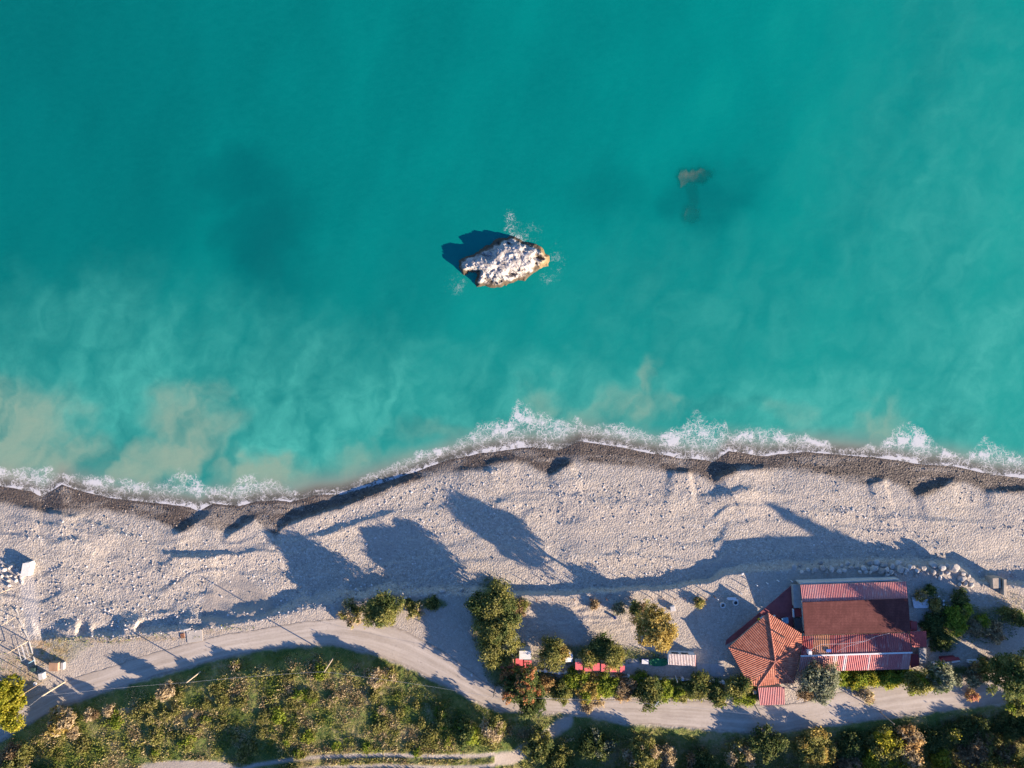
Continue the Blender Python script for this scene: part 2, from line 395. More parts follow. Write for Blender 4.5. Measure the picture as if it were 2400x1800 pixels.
# cobbles and tussocks as relief -----------------------------------
X0 = U * K; Y0 = Vv * K
peb = (vnoise(X0 / .42, Y0 / .42, 31) - .5) * .6 + (vnoise(X0 / .95, Y0 / .95, 33) - .5) * .8 + (fbm(X0 / 3.2, Y0 / 2.4, 35, 2) - .5) * .9
amp = (.042 + .045 * coarse) * (1 - wet * .55) * (1 - smooth_g * .85)
amp = np.where(m_shore < 0, .03, amp) * (1 - grass)
bank_m = sm(-45, -8, Vv - V_BANK(U)) * (1 - sm(0, 8, Vv - V_BANK(U)))
amp = amp + bank_m * .06
tus = (fbm(X0 / 1.9, Y0 / 1.9, 51, 3) - .5) * 1.5 + (vnoise(X0 / .6, Y0 / .6, 53) - .5) * .35
Zf = Z + np.where(inside, peb * amp + grass * tus * .34 * np.where(Vv > V_RS(U), 1, .5), 0)
Zf = np.where(inside, Zf - roadm * .035 , Zf)
tracks_y = in_poly(U, Vv, [(1210,1405),(1560,1390),(1560,1480),(1230,1480)])
Zf = Zf + np.where(tracks_y, (np.abs(fbm(U / 34, Vv / 14, 61, 3) - .5) - .12) * -.55, 0)
s = 1 - Zf / H
GV = np.stack([(U - 1200) * K * s, (900 - Vv) * K * s, Zf], -1).reshape(-1, 3)
nv, nu = U.shape
idx = np.arange(nv * nu).reshape(nv, nu)
GF = np.stack([idx[:-1, :-1], idx[1:, :-1], idx[1:, 1:], idx[:-1, 1:]], -1).reshape(-1, 4)

b = N('ground_shingle_and_grass'); o = b.obj()
cell = b.vor(o, 2.6, out='Color'); celld = b.vor(o, 2.6); cell2 = b.vor(o, 6.5, out='Color'); celld2 = b.vor(o, 6.5)
big = b.noise(o, .09, 4, .6); mid = b.noise(o, .5, 4, .6)
sep = b.n('SeparateColor'); b.put(sep.inputs[0], cell); sep2 = b.n('SeparateColor'); b.put(sep2.inputs[0], cell2)
tone = b.math('ADD', b.math('MULTIPLY', sep.outputs[0], .45), b.math('MULTIPLY', sep2.outputs[0], .55))
dry = b.ramp(tone, [(.05, (.225, .198, .165)), (.35, (.355, .31, .252)), (.7, (.43, .38, .31)), (.95, (.57, .525, .455))])
dry = b.mix(b.rng(big, .42, .66, 0, .55), dry, (.37, .325, .275))
dry = b.mix(b.math('MULTIPLY', b.rng(mid, .45, .75), .30), dry, (.32, .285, .25))
wetc = b.ramp(tone, [(.05, (.034, .027, .021)), (.5, (.094, .073, .057)), (.85, (.16, .125, .096)), (1, (.30, .24, .185))])
wetc = b.mix(b.rng(big, .4, .6, 0, .6), wetc, b.mix(.5, wetc, (.11, .085, .062)))
c = b.mix(b.attr('wet'), dry, wetc)
fine = b.noise(o, 3.0, 4, .65)
earth = b.ramp(b.math('ADD', b.math('MULTIPLY', fine, .5), b.math('MULTIPLY', big, .5)), [(.3, (.25, .207, .16)), (.5, (.345, .293, .235)), (.7, (.43, .378, .312))])
c = b.mix(b.math('MULTIPLY', b.attr('smooth'), b.rng(fine, .25, .6, .55, 1.)), c, earth)
c = b.mix(b.math('MULTIPLY', b.attr('ramp'), .7), c, b.mix(fine, (.40, .37, .33), (.52, .48, .43)))
och = b.ramp(fine, [(.3, (.20, .13, .07)), (.5, (.33, .22, .11)), (.7, (.37, .30, .17))])
c = b.mix(b.math('MULTIPLY', b.attr('ochre'), b.rng(b.noise(o, .8, 4, .7), .35, .6)), c, och)
gn = b.noise(o, .16, 5, .62); gn2 = b.noise(o, 1.1, 5, .7)
gmix = b.math('ADD', b.math('MULTIPLY', gn, .6), b.math('MULTIPLY', gn2, .4))
gr = b.ramp(gmix, [(.28, (.045, .085, .018)), (.42, (.085, .125, .026)), (.52, (.16, .165, .045)), (.60, (.26, .215, .10)), (.75, (.34, .265, .15))])
c = b.mix(b.attr('grass'), c, gr)
hb = b.math('SUBTRACT', 1.0, celld)
nb = b.bump(b.math('ADD', b.math('MULTIPLY', hb, .7), b.math('MULTIPLY', b.math('SUBTRACT', 1., celld2), .35)), b.rng(b.attr('smooth'), 0, 1, .85, .22, False), .16)
nb = b.bump(fine, .35, .08, nb)
ro = b.rng(b.attr('wet'), 0, 1, .92, .55, False)
GROUND_MAT = b.done(b.bsdf(c, ro, .25, nb))
ground = link('ground', np_mesh('ground', GV, GF, [GROUND_MAT], dict(wet=wet * (m_shore > -60), smooth=smooth_g, grass=grass, ochre=ochre, ramp=ramp_m), smooth=True))
tag(ground, kind='structure')

def road_grid(name, vn, vs, u0, u1, mat, lift=.022, n=14, rag=5.0, step=4):
    us = np.arange(u0, u1 + 1, step); t = np.linspace(0, 1, n)
    UU, T = np.meshgrid(us, t); a = vn(UU) + (fbm(UU / 20, T * 0 + 3, 91, 3) - .5) * rag; c_ = vs(UU) + (fbm(UU / 20, T * 0 + 9, 93, 3) - .5) * rag
    VV = a + (c_ - a) * T
    ZZ = G0(UU, VV) + lift; s_ = 1 - ZZ / H
    V3 = np.stack([(UU - 1200) * K * s_, (900 - VV) * K * s_, ZZ], -1).reshape(-1, 3)
    ix = np.arange(UU.size).reshape(UU.shape)
    F = np.stack([ix[:-1, :-1], ix[1:, :-1], ix[1:, 1:], ix[:-1, 1:]], -1).reshape(-1, 4)
    return link(name, np_mesh(name, V3, F, [mat], dict(across=T, along=UU * K), smooth=True))
b = N('worn_road_surface'); o = b.obj(); ac = b.attr('across'); al = b.attr('along')
comb = b.n('CombineXYZ'); b.put(comb.inputs[0], b.math('MULTIPLY', al, .07)); b.put(comb.inputs[1], b.math('MULTIPLY', ac, 7.0))
streak = b.noise(comb.outputs[0], 1.0, 4, .6); fine = b.noise(o, 2.2, 5, .7); big = b.noise(o, .14, 4, .6)
f = b.math('ADD', b.math('ADD', b.math('MULTIPLY', streak, .45), b.math('MULTIPLY', fine, .25)), b.math('MULTIPLY', big, .3))
c = b.ramp(f, [(.32, (.27, .23, .185)), (.46, (.36, .312, .255)), (.58, (.43, .376, .31)), (.75, (.50, .445, .375))])
rut = b.math('ABSOLUTE', b.math('SUBTRACT', b.math('ABSOLUTE', b.math('SUBTRACT', b.math('ADD', ac, b.math('MULTIPLY', b.math('SUBTRACT', big, .5), .12)), .47)), .14))
c = b.mix(b.math('MULTIPLY', b.rng(rut, .02, .09, 1, 0), b.rng(streak, .35, .6, 0, .3)), c, (.52, .465, .395))
c = b.mix(b.math('MULTIPLY', b.rng(b.math('ABSOLUTE', b.math('SUBTRACT', ac, .47)), .0, .06, 1, 0), b.rng(streak, .4, .62, 0, .35)), c, (.24, .20, .155))
edge = b.math('ABSOLUTE', b.math('SUBTRACT', ac, .5))
c = b.mix(b.math('MULTIPLY', b.rng(edge, .40, .5), b.rng(b.noise(o, 1.3, 4, .7), .3, .6)), c, (.25, .21, .165))
wv = b.mapping(o, (.25, .25, .25)); wn = b.noise(o, .6, 3, .6, out=1)
vm = b.n('VectorMath', operation='ADD'); b.put(vm.inputs[0], wv); b.put(vm.inputs[1], wn)
ck = b.vor(vm.outputs[0], .55, 'DISTANCE_TO_EDGE')
c = b.mix(b.math('MULTIPLY', b.rng(ck, .0, .008, 1, 0), b.rng(big, .5, .6, 0, .45)), c, (.12, .10, .09))
ROAD_MAT = b.done(b.bsdf(c, .9, .2, b.bump(fine, .25, .05)))
tag(road_grid('road', V_RN, V_RS, -700, 3000, ROAD_MAT), kind='structure')

# ------------------------------------------------------------------ sea
wu = axis(-60, 2460, 4.0, 60000, 1.4); wv_ = np.concatenate([axis(-60, 0, 6, 10, 1.4, 60000), np.arange(6, 860, 6.0), np.arange(860, 1290, 3.5)])
wv_ = np.unique(wv_)
WU, WV = np.meshgrid(wu, wv_)
wz = G0(WU, WV); wz = scarps(WU.ravel(), WV.ravel(), wz.ravel().copy()).reshape(WU.shape)
# the drowned rock lies shallow: less water above it
REEF = [(1632,412,34,17,12,-.70),(1603,416,16,20,0,-.72),(1622,450,13,34,6,-1.05),(1620,505,20,22,0,-.90),(1618,480,12,20,0,-2.0),(1665,500,26,16,0,-2.6)]
def reef_z(u, v):
    z = np.full(np.shape(u), -6.0)
    for cu, cv, ru, rv, an, top in REEF:
        an = R(-an); x = (u - cu) * math.cos(an) + (v - cv) * math.sin(an); y = -(u - cu) * math.sin(an) + (v - cv) * math.cos(an)
        d = np.hypot(x / ru, y / rv) + (fbm(u / 9, v / 9, 81, 3) - .5) * .7
        z = np.maximum(z, top - 3.0 * np.maximum(d - .75, 0) ** 2)
    return z + (fbm(u / 9, v / 9, 83, 3) - .5) * .22
depth = np.where(wz > 0, 0.0, -wz)
warp = lambda s_, k: (fbm(WU / s_, WV / s_, k, 4) - .5)
su = WU + warp(120, 101) * 110 + warp(38, 103) * 50; sv = WV + warp(120, 105) * 100 + warp(38, 107) * 50
def blobs(L):
    f = np.zeros_like(WU)
    for a, b_, ra, rb, q in L:
        f = np.maximum(f, q * np.exp(-np.maximum(np.hypot((su - a) / ra, (sv - b_) / rb), 0) ** 2.6))
    return f
off = V_SHORE(WU) - WV
al_, ac_ = su * .5 - sv * .85, su * .85 + sv * .5
mott = np.clip(fbm(ac_ / 42, al_ / 120, 115, 5, .55) * 2.0 - .48, 0, 1.2)
sed = blobs([(30,985,150,110,1.0),(120,1065,150,60,1.),(20,1080,140,90,1.),(455,1000,105,95,1.),(400,1075,130,55,1.),(485,925,62,50,.75),(300,1105,150,36,.9),(600,1100,170,55,.85),(1470,960,120,60,.55),(1515,900,40,45,.5),(1590,950,50,30,.4),(2050,985,80,70,.65),(1830,975,80,40,.35),(1270,950,60,60,.5),(850,1090,160,60,.5),(1000,1020,110,40,.45),(1400,980,120,40,.5)]) * (.45 + .75 * mott)
sed = sm(.04, .98, sed)
sed = np.maximum(sed, .55 * np.exp(-np.maximum(off, 0) / 26.))
milk_base = .82 * np.exp(-np.maximum(off, 0) / 150.) * np.interp(WU, [0, 300, 700, 1200, 2400], [.7, .9, 1.1, .8, 1.])
milk = blobs([(500,930,560,170,.75),(250,800,300,150,.5),(150,960,260,160,.7),(1150,960,240,90,.6),(900,960,330,110,.85),(680,1040,260,110,.9),(1320,940,380,100,.65),(1900,960,420,120,.8),(2330,900,330,260,.7),(380,840,330,120,.45),(120,850,240,120,.5),(2300,560,380,420,.38),(1760,780,500,200,.30),(1000,860,420,60,.35),(2300,150,300,300,.22)]) * (.45 + .8 * mott)
milk = np.maximum(milk, milk_base * (.6 + .6 * mott))
dark = blobs([(280,985,60,80,.40),(330,930,70,60,.30),(620,560,110,150,.75),(560,430,130,80,.65),(430,520,150,120,.3),(1440,470,140,70,.35),(1660,450,120,80,.55),(1585,470,60,50,.5),(100,330,420,420,.25),(1560,960,90,40,.0),(1720,480,60,60,.5),(1290,975,60,40,.5),(1010,1010,70,26,.4),(1700,960,90,26,.45),(2260,1000,70,30,.35),(1940,1000,70,20,.3)])
tone_w = .52 + .32 * (WU - 1200) / 1200 + .10 * (WV - 500) / 500 + (fbm((WU + WV * .35) / 170, (WV - WU * .25) / 420, 121, 4) - .5) * .75
vo = V_FOAM(WU) + (fbm(WU / 16, WV / 16, 131, 3) - .5) * 22
q = (WV - vo) / np.maximum(V_SHORE(WU) - vo, 8)
alongn = fbm(WU / 60, WV * 0, 133, 3)
foam = sm(-.10, .22, q) * (.50 + .46 * np.exp(-((q - .40) / .24) ** 2) + .95 * (.35 + 1.1 * sm(.3, .62, fbm(WU / 26, WV / 60, 135, 3))) * np.exp(-((q - 1.02) / .13) ** 2) - .14 * np.exp(-((q - .75) / .14) ** 2)) * (1 - sm(1.1, 1.6, q))
foam = foam * np.clip(.55 + .9 * alongn, 0, 1.25) * np.interp(WU, [0, 620, 700, 860, 960, 1500, 1750, 2400], [1.0, .95, .75, .7, .95, 1.0, 1.1, 1.1])
ROCK = [(1076,631),(1078,609),(1101,598),(1134,584),(1154,569),(1181,557),(1208,555),(1226,568),(1250,571),(1268,582),(1286,602),(1284,620),(1262,627),(1253,640),(1226,654),(1190,667),(1154,672),(1116,671),(1094,658),(1083,643)]
k = (WU > 1020) & (WU < 1360) & (WV > 470) & (WV < 730)
rd = np.full(WU.shape, 99.); dd, _, _ = seg_dist(WU[k], WV[k], ROCK, True); rd[k] = dd
rf = np.zeros_like(WU)
for a, b_, ra, rb, qq in [(1198,530,20,24,.95),(1218,556,22,15,1.1),(1195,507,14,14,.7),(1245,560,30,14,.45),(1305,610,22,40,.48),(1285,650,30,18,.45),(1068,668,24,24,.55),(1080,655,14,18,.6),(1250,535,26,16,.42),(1160,560,30,10,.3)]:
    rf = np.maximum(rf, qq * .72 * np.exp(-np.hypot((WU - a) / ra, (WV - b_) / rb) ** 2.0))
foam = np.maximum(foam, rf)
b = N('sea_water'); o = b.obj()
A = lambda nm: b.attr(nm)
bn = b.noise(b.mapping(o, (1, .5, 1), rot=(0, 0, .5)), .10, 6, .62)
tw = b.math('ADD', A('tone'), b.math('MULTIPLY', b.math('SUBTRACT', bn, .5), .30))
c = b.ramp(tw, [(.0, (.000, .116, .107)), (.35, (.000, .142, .128)), (.7, (.000, .178, .153)), (1., (.002, .215, .174))])
rip = b.math('ADD', b.math('MULTIPLY', b.noise(b.mapping(o, (1, 2.2, 1), rot=(0, 0, .9)), .42, 4, .62), .6), b.math('MULTIPLY', b.noise(b.mapping(o, (1, 1.7, 1), rot=(0, 0, -.3)), 1.6, 3, .65), .4))
c = b.mix(b.rng(rip, .34, .68, 0, .16, False), c, (.006, .235, .205))
c = b.mix(A('dark'), c, (.000, .086, .088))
mn = b.noise(o, .16, 5, .6, .6)
c = b.mix(b.math('MULTIPLY', A('milk'), b.rng(mn, .25, .7, .55, 1.1)), c, (.050, .320, .255))
c = b.mix(b.math('MULTIPLY', A('sed'), b.rng(mn, .2, .75, .75, 1.0), True), c, (.185, .285, .205))
shal = b.math('SUBTRACT', 1., b.rng(A('depth'), .15, 1.5))
c = b.mix(b.math('MULTIPLY', shal, .9), c, (.215, .19, .16))
# foam lace
wn = b.noise(o, .55, 3, .6, out=1); vm = b.n('VectorMath', operation='SUBTRACT'); b.put(vm.inputs[0], wn); vm.inputs[1].default_value = (.5, .5, .5)
vs_ = b.n('VectorMath', operation='SCALE'); b.put(vs_.inputs[0], vm.outputs[0]); vs_.inputs['Scale'].default_value = 3.2
va = b.n('VectorMath', operation='ADD'); b.put(va.inputs[0], o); b.put(va.inputs[1], vs_.outputs[0])
ed = b.vor(va.outputs[0], .75, 'DISTANCE_TO_EDGE'); ed2 = b.vor(va.outputs[0], 1.9, 'DISTANCE_TO_EDGE')
fn = b.noise(o, 1.6, 5, .7); fl = b.noise(va.outputs[0], .33, 3, .6)
lace = b.math('MAXIMUM', b.rng(ed, .0, .085, 1, 0), b.math('MULTIPLY', b.rng(ed2, .0, .12, 1, 0), .55))
fm = b.math('MULTIPLY', A('foam'), b.rng(fl, .30, .62, .25, 1.25))
body = b.rng(b.math('ADD', b.math('MULTIPLY', fm, .9), b.math('MULTIPLY', b.math('SUBTRACT', fn, .5), .9)), .76, 1.16)
lm = b.math('MULTIPLY', lace,  b.rng(b.math('ADD', fm, b.math('MULTIPLY', b.math('SUBTRACT', fn, .5), .9)), .14, .75))
fa = b.math('MAXIMUM', b.math('MULTIPLY', lm, .82), b.math('MULTIPLY', body, .85), True)
wave = b.math('ADD', b.noise(b.mapping(o, (1, 1.8, 1), rot=(0, 0, .25)), .55, 4, .6), b.math('MULTIPLY', b.noise(o, 2.4, 3, .6), .35))
nb = b.bump(wave, .10, .25)
nbf = b.bump(fa, .35, .15, nb)
wat = b.bsdf(c, .12, .16, nb)
fo = b.bsdf((.53, .53, .53), .9, .1, nbf)
tr = b.n('BsdfTransparent'); b.put(tr.inputs[0], (.85, .92, .92))
al = b.rng(A('depth'), .0, .8, .28, 1.)
al = b.math('MINIMUM', al, b.math('SUBTRACT', 1., A('clear')))
x1 = b.n('MixShader'); b.put(x1.inputs[0], al); b.t.links.new(tr.outputs[0], x1.inputs[1]); b.t.links.new(wat, x1.inputs[2])
x2 = b.n('MixShader'); b.put(x2.inputs[0], fa); b.t.links.new(x1.outputs[0], x2.inputs[1]); b.t.links.new(fo, x2.inputs[2])
SEA_MAT = b.done(x2.outputs[0])
rz = reef_z(WU, WV)
clear = np.where(rz > -5, np.clip(np.exp((rz + .72) / .50), 0, 1) * .36, 0)
keep_z = np.zeros_like(WU)
WV3 = np.stack([(WU - 1200) * K, (900 - WV) * K, keep_z], -1).reshape(-1, 3)
ix = np.arange(WU.size).reshape(WU.shape)
WF = np.stack([ix[:-1, :-1], ix[1:, :-1], ix[1:, 1:], ix[:-1, 1:]], -1).reshape(-1, 4)
gz = np.stack([wz[:-1, :-1], wz[1:, :-1], wz[1:, 1:], wz[:-1, 1:]], -1).min(-1).ravel()
WF = WF[gz < .5]
sea = link('sea', np_mesh('sea', WV3, WF, [SEA_MAT], dict(depth=depth, sed=np.clip(sed, 0, 1), milk=np.clip(milk, 0, 1), dark=np.clip(dark, 0, 1), tone=tone_w, foam=np.clip(foam, 0, 1.4), clear=clear), smooth=True))
tag(sea, kind='structure')

# ------------------------------------------------------------------ the limestone rock and the drowned one
def height_patch(u0, u1, v0, v1, step, zf):
    us = np.arange(u0, u1, step); vs = np.arange(v0, v1, step); a, c_ = np.meshgrid(us, vs); z = zf(a, c_)
    s_ = 1 - z / H; V3 = np.stack([(a - 1200) * K * s_, (900 - c_) * K * s_, z], -1).reshape(-1, 3)
    ix = np.arange(a.size).reshape(a.shape)
    return V3, np.stack([ix[:-1, :-1], ix[1:, :-1], ix[1:, 1:], ix[:-1, 1:]], -1).reshape(-1, 4), a, c_, z
def rock_z(u, v):
    wu_ = u + (fbm(u / 16, v / 16, 141, 3) - .5) * 12; wv2 = v + (fbm(u / 16, v / 16, 143, 3) - .5) * 12
    d, _, _ = seg_dist(wu_.ravel(), wv2.ravel(), ROCK, True); d = d.reshape(u.shape) * K
    ins = in_poly(wu_, wv2, ROCK); d = np.where(ins, d, -d)
    top = 1.85 + 1.0 * np.exp(-np.hypot((u - 1195) / 55, (v - 596) / 26) ** 2) + .5 * np.exp(-np.hypot((u - 1130) / 40, (v - 612) / 20) ** 2) - 1.2 * sm(1245, 1275, u)
    z = np.where(d > 0, .15 + top * (1 - np.exp(-d / 1.25)), d * 1.2 + .15)
    rg = 1 - 2 * np.abs(fbm((u * .8 + v * .6) / 26, (v * .85 - u * .5) / 15, 145, 4, .5) - .5)
    z = z + np.where(d > .1, ((rg - .72) * 1.7 + (fbm(u / 6, v / 6, 147, 2) - .5) * .20 + (fbm(u / 26, v / 20, 149, 2) - .5) * 2.0) * sm(.1, 1.2, d), 0)
    z = z - 1.7 * np.exp(-np.hypot((u - 1108) / 17, (v - 649) / 17) ** 3) - 1.1 * np.exp(-np.hypot((u - 1198) / 14, (v - 641) / 9) ** 2) - .9 * np.exp(-np.hypot((u - 1222) / 7, (v - 603) / 14) ** 2)
    z = np.where(z > 2.3, 2.3 + (z - 2.3) * .42, z)
    return np.maximum(z, -2.2)
V3, F, a, c_, z = height_patch(1050, 1312, 532, 696, 1.15, rock_z)
b = N('limestone'); o = b.obj(); g = b.geo(); xyz = b.n('SeparateXYZ'); b.put(xyz.inputs[0], g.outputs['Position'])
n1 = b.noise(o, .9, 6, .68); n2 = b.noise(o, 4, 4, .7)
c = b.ramp(n1, [(.30, (.20, .175, .15)), (.44, (.31, .285, .255)), (.58, (.44, .412, .375)), (.8, (.56, .535, .50))])
c = b.mix(b.rng(n2, .52, .72, 0, .45), c, (.30, .27, .24))
zz = b.math('ADD', xyz.outputs[2], b.math('MULTIPLY', b.math('SUBTRACT', n1, .5), 1.3))
c = b.mix(b.rng(zz, .55, 1.25, 1, 0), c, b.mix(n2, (.05, .038, .026), (.13, .10, .065)))
c = b.mix(b.math('MULTIPLY', b.rng(b.math('ADD', xyz.outputs[0], b.math('MULTIPLY', n1, 1.5)), 6.3, 7.2), .7), c, (.27, .19, .09))
ROCKM = b.done(b.bsdf(c, .93, .15, b.bump(b.math('ADD', n1, b.math('MULTIPLY', n2, .4)), .45, .25)))
tag(link('sea_rock', np_mesh('sea_rock', V3, F, [ROCKM])), 'rugged pale limestone rock standing out of the turquoise sea ringed by foam', 'rock')
V3, F, a, c_, z = height_patch(1520, 1730, 350, 570, 2.2, reef_z)
b = N('drowned_rock'); o = b.obj(); n1 = b.noise(o, .5, 5, .65)
c = b.ramp(n1, [(.35, (.34, .13, .09)), (.5, (.48, .19, .13)), (.65, (.58, .27, .19))])
tag(link('submerged_rock', np_mesh('submerged_rock', V3, F, [b.done(b.bsdf(c, .9, .1))], smooth=True)), 'reddish brown drowned rock showing dimly beneath the open sea surface', 'rock')

# ------------------------------------------------------------------ buildings
M_WHITE = plain('white_paint', (.62, .61, .59), .6, .15)
M_GREY = plain('grey_concrete', (.34, .33, .31), .9, .3, 1.2)
M_PALE = plain('pale_concrete', (.50, .48, .45), .9, .2, 1.5)
M_DARK = plain('dark_interior', (.03, .03, .035), .6, .3)
M_WALL = plain('cream_wall', (.48, .44, .38), .85, .2, .8)
M_REDP = plain('red_paint', (.42, .07, .06), .6, .25, 1.0)
M_REDM = plain('dull_red_metal', (.28, .045, .045), .55, .3, .8)
M_RUST = plain('rusty_metal', (.24, .11, .06), .85, .45, 2.0)
M_WOOD = plain('weathered_wood', (.33, .25, .17), .85, .35, 2.5)
M_POLE = plain('pale_timber', (.50, .40, .28), .85, .3, 2.0)
M_STEEL = plain('galvanised_steel', (.50, .50, .50), .45, .2, 2.0, .5, 0, .4)
M_TERRA = plain('terracotta_ridge', (.40, .15, .10), .8, .25, 2)
M_GREEN = plain('green_tarpaulin', (.01, .13, .05), .6, .3)
M_BLUE = plain('blue_plastic', (.03, .10, .35), .5, .2)
M_YELL = plain('yellow_plastic', (.60, .42, .03), .5, .2)
M_LBLUE = plain('light_blue_paint', (.20, .38, .50), .6, .2)
M_GLASS = plain('window_glass', (.04, .05, .06), .12, .3, 1, .6)
M_PINK = plain('pink_red_paint', (.50, .10, .11), .6, .25, 1.2)
M_PAVE = plain('red_paving', (.26, .075, .075), .85, .35, .9)
M_BLACK = plain('black_rubber', (.02, .02, .02), .8, .3)

def sheet_mat(name, stops, interp='CONSTANT', fade=.4, dirt=(.30, .22, .20)):
    b = N(name); o = b.obj(); su = b.attr('su'); sv = b.attr('sv')
    cx = b.n('CombineXYZ'); b.put(cx.inputs[0], b.math('MULTIPLY', su, 60.)); b.put(cx.inputs[1], b.math('MULTIPLY', sv, 2.))
    st = b.noise(cx.outputs[0], 1., 4, .65); bl = b.noise(o, .55, 5, .65); sp = b.noise(o, 3., 4, .65)
    c = b.ramp(su, stops, interp)
    c = b.mix(b.math('MULTIPLY', b.rng(st, .52, .75), fade), c, (.62, .50, .44))
    c = b.mix(b.math('MULTIPLY', b.rng(bl, .5, .75), .45), c, dirt)
    c = b.mix(b.math('MULTIPLY', b.rng(sp, .55, .8), .4), c, (.16, .07, .055))
    return b.done(b.bsdf(c, .55, .35, b.bump(sp, .15, .04)))

def corrugated(name, q, n, amp, mat, root, rows=4, th=.0, prof='sin'):
    """corrugated sheet over the quad q = NW, NE, SE, SW (x, y, z), n ribs running down the slope"""
    a, b_, c_, d = [np.array(p, float) for p in q]; k = 6 if prof == 'sin' else 8
    ss = np.linspace(0, 1, n * k + 1); tt = np.linspace(0, 1, rows + 1); S, T = np.meshgrid(ss, tt)
    ph = (S * n) % 1.0
    w_ = np.sin(ph * 2 * math.pi) if prof == 'sin' else np.where((ph > .1) & (ph < .4), 1.0, -1.0)
    V = ((1-S)*(1-T))[..., None]*a + (S*(1-T))[..., None]*b_ + (S*T)[..., None]*c_ + ((1-S)*T)[..., None]*d
    V[..., 2] += w_ * amp + (fbm(S * 9, T * 5, 151, 2) - .5) * .05
    V = V - np.array(parent_loc(root)) if root is not None else V
    V = V.reshape(-1, 3); ix = np.arange(S.size).reshape(S.shape)
    F = np.stack([ix[:-1, :-1], ix[1:, :-1], ix[1:, 1:], ix[:-1, 1:]], -1).reshape(-1, 4)
    nv_ = len(V); V2 = V.copy(); V2[:, 2] -= .03          # real thickness
    rim = np.concatenate([ix[0, :], ix[1:, -1], ix[-1, -2::-1], ix[-2:0:-1, 0]]); r2 = np.roll(rim, -1)
    F = np.concatenate([F, F[:, ::-1] + nv_, np.stack([rim, r2, r2 + nv_, rim + nv_], -1)])
    V = np.concatenate([V, V2]); su = np.tile(S.ravel(), 2); sv = np.tile(T.ravel(), 2)
    return link(name, np_mesh(name, V, F, [mat], dict(su=su, sv=sv)), root)

GY = G(1900, 1500)                                                # level of the yard
def Q(pts, z): return [P(u, v, zz) for (u, v), zz in zip(pts, z if isinstance(z, (list, tuple)) else [z] * len(pts))]

# --- long red roofed restaurant
rest = thing('restaurant_building', P(2000, 1480, GY), 'long single storey building under parallel red sheet roofs beside the beach', 'building')
NW, NE, SE, SW = (1875.7,1371),(2124,1363),(2128,1403.5),(1880.5,1412.5)
u4 = Q([NW, NE, SE, SW], [6.9, 6.9, 7.45, 7.45])
m4 = Q([(1880.5,1412),(2128.7,1403),(2134,1481),(1886.5,1488.5)], [7.72, 7.72, 7.05, 7.05])
a4 = Q([(1882,1490.5),(2130.5,1483),(2137,1527.5),(1877.5,1535.5)], [6.6, 6.6, 7.1, 7.1])
b4 = Q([(1877,1537),(2136.5,1529),(2131,1568.5),(1871,1574)], [7.1, 7.1, 6.3, 6.3])
for nm, q4 in (('wall', u4), ('wall', m4), ('wall', a4), ('wall', b4)):
    MB().prism([(x, y, z - .16) for x, y, z in inset(q4, .45)], GY - .3).build(nm, M_WALL, rest)
M_UP = sheet_mat('faded_red_sheet', [(0, (.56, .20, .17)), (.14, (.62, .27, .23)), (.2, (.55, .19, .165)), (.52, (.52, .17, .15)), (.8, (.60, .23, .18)), (.9, (.57, .19, .16))], 'LINEAR', .75)
corrugated('corrugated_roof', u4, 62, .055, M_UP, rest)
b = N('brown_red_shingle'); o = b.obj(); n1 = b.noise(o, .35, 5, .6); n2 = b.noise(o, 2.6, 4, .7)
wv2 = b.n('TexWave', wave_type='BANDS', bands_direction='Y'); b.put(wv2.inputs[0], o); wv2.inputs['Scale'].default_value = .9; wv2.inputs['Distortion'].default_value = .4
cxx = b.n('CombineXYZ'); sx_ = b.n('SeparateXYZ'); b.put(sx_.inputs[0], o); b.put(cxx.inputs[0], b.math('MULTIPLY', sx_.outputs[0], 1.6)); b.put(cxx.inputs[1], b.math('MULTIPLY', sx_.outputs[1], .22)); n3 = b.noise(cxx.outputs[0], 1.0, 4, .65)
f = b.math('ADD', b.math('ADD', b.math('MULTIPLY', n1, .4), b.math('MULTIPLY', n2, .3)), b.math('MULTIPLY', n3, .3))
c = b.ramp(f, [(.36, (.070, .024, .021)), (.5, (.100, .034, .031)), (.64, (.155, .060, .052))])
c = b.mix(b.math('MULTIPLY', wv2.outputs[0], .25), c, (.06, .018, .016))
M_SH = b.done(b.bsdf(c, .9, .15, b.bump(b.math('ADD', n2, wv2.outputs[0]), .3, .04)))
o_ = MB().slab(m4, .14).build('shingle_roof', M_SH, rest); o_['label'] = 'smooth dark brown-red roof panel'
M_A = sheet_mat('red_orange_sheet', [(0, (.34, .035, .03)), (.10, (.43, .16, .075)), (.155, (.47, .20, .09)), (.25, (.32, .06, .055)), (.36, (.38, .13, .115)), (.385, (.33, .07, .065)), (.46, (.35, .08, .07)), (.50, (.38, .11, .10)), (.515, (.33, .075, .07)), (.64, (.40, .12, .10)), (.66, (.33, .07, .065)), (.80, (.35, .09, .08)), (.9, (.32, .07, .065))], 'CONSTANT', .55)
corrugated('corrugated_roof', a4, 58, .06, M_A, rest)
M_B = sheet_mat('pale_striped_sheet', [(0, (.52, .22, .18)), (.30, (.58, .46, .42)), (.335, (.50, .15, .13)), (.39, (.60, .50, .46)), (.42, (.50, .13, .12)), (.615, (.58, .40, .36)), (.635, (.48, .15, .13)), (.80, (.44, .12, .11)), (.92, (.50, .22, .19))], 'CONSTANT', .65)
corrugated('corrugated_roof', b4, 58, .06, M_B, rest)
a_, b__ = Vector(b4[0]), Vector(b4[1])
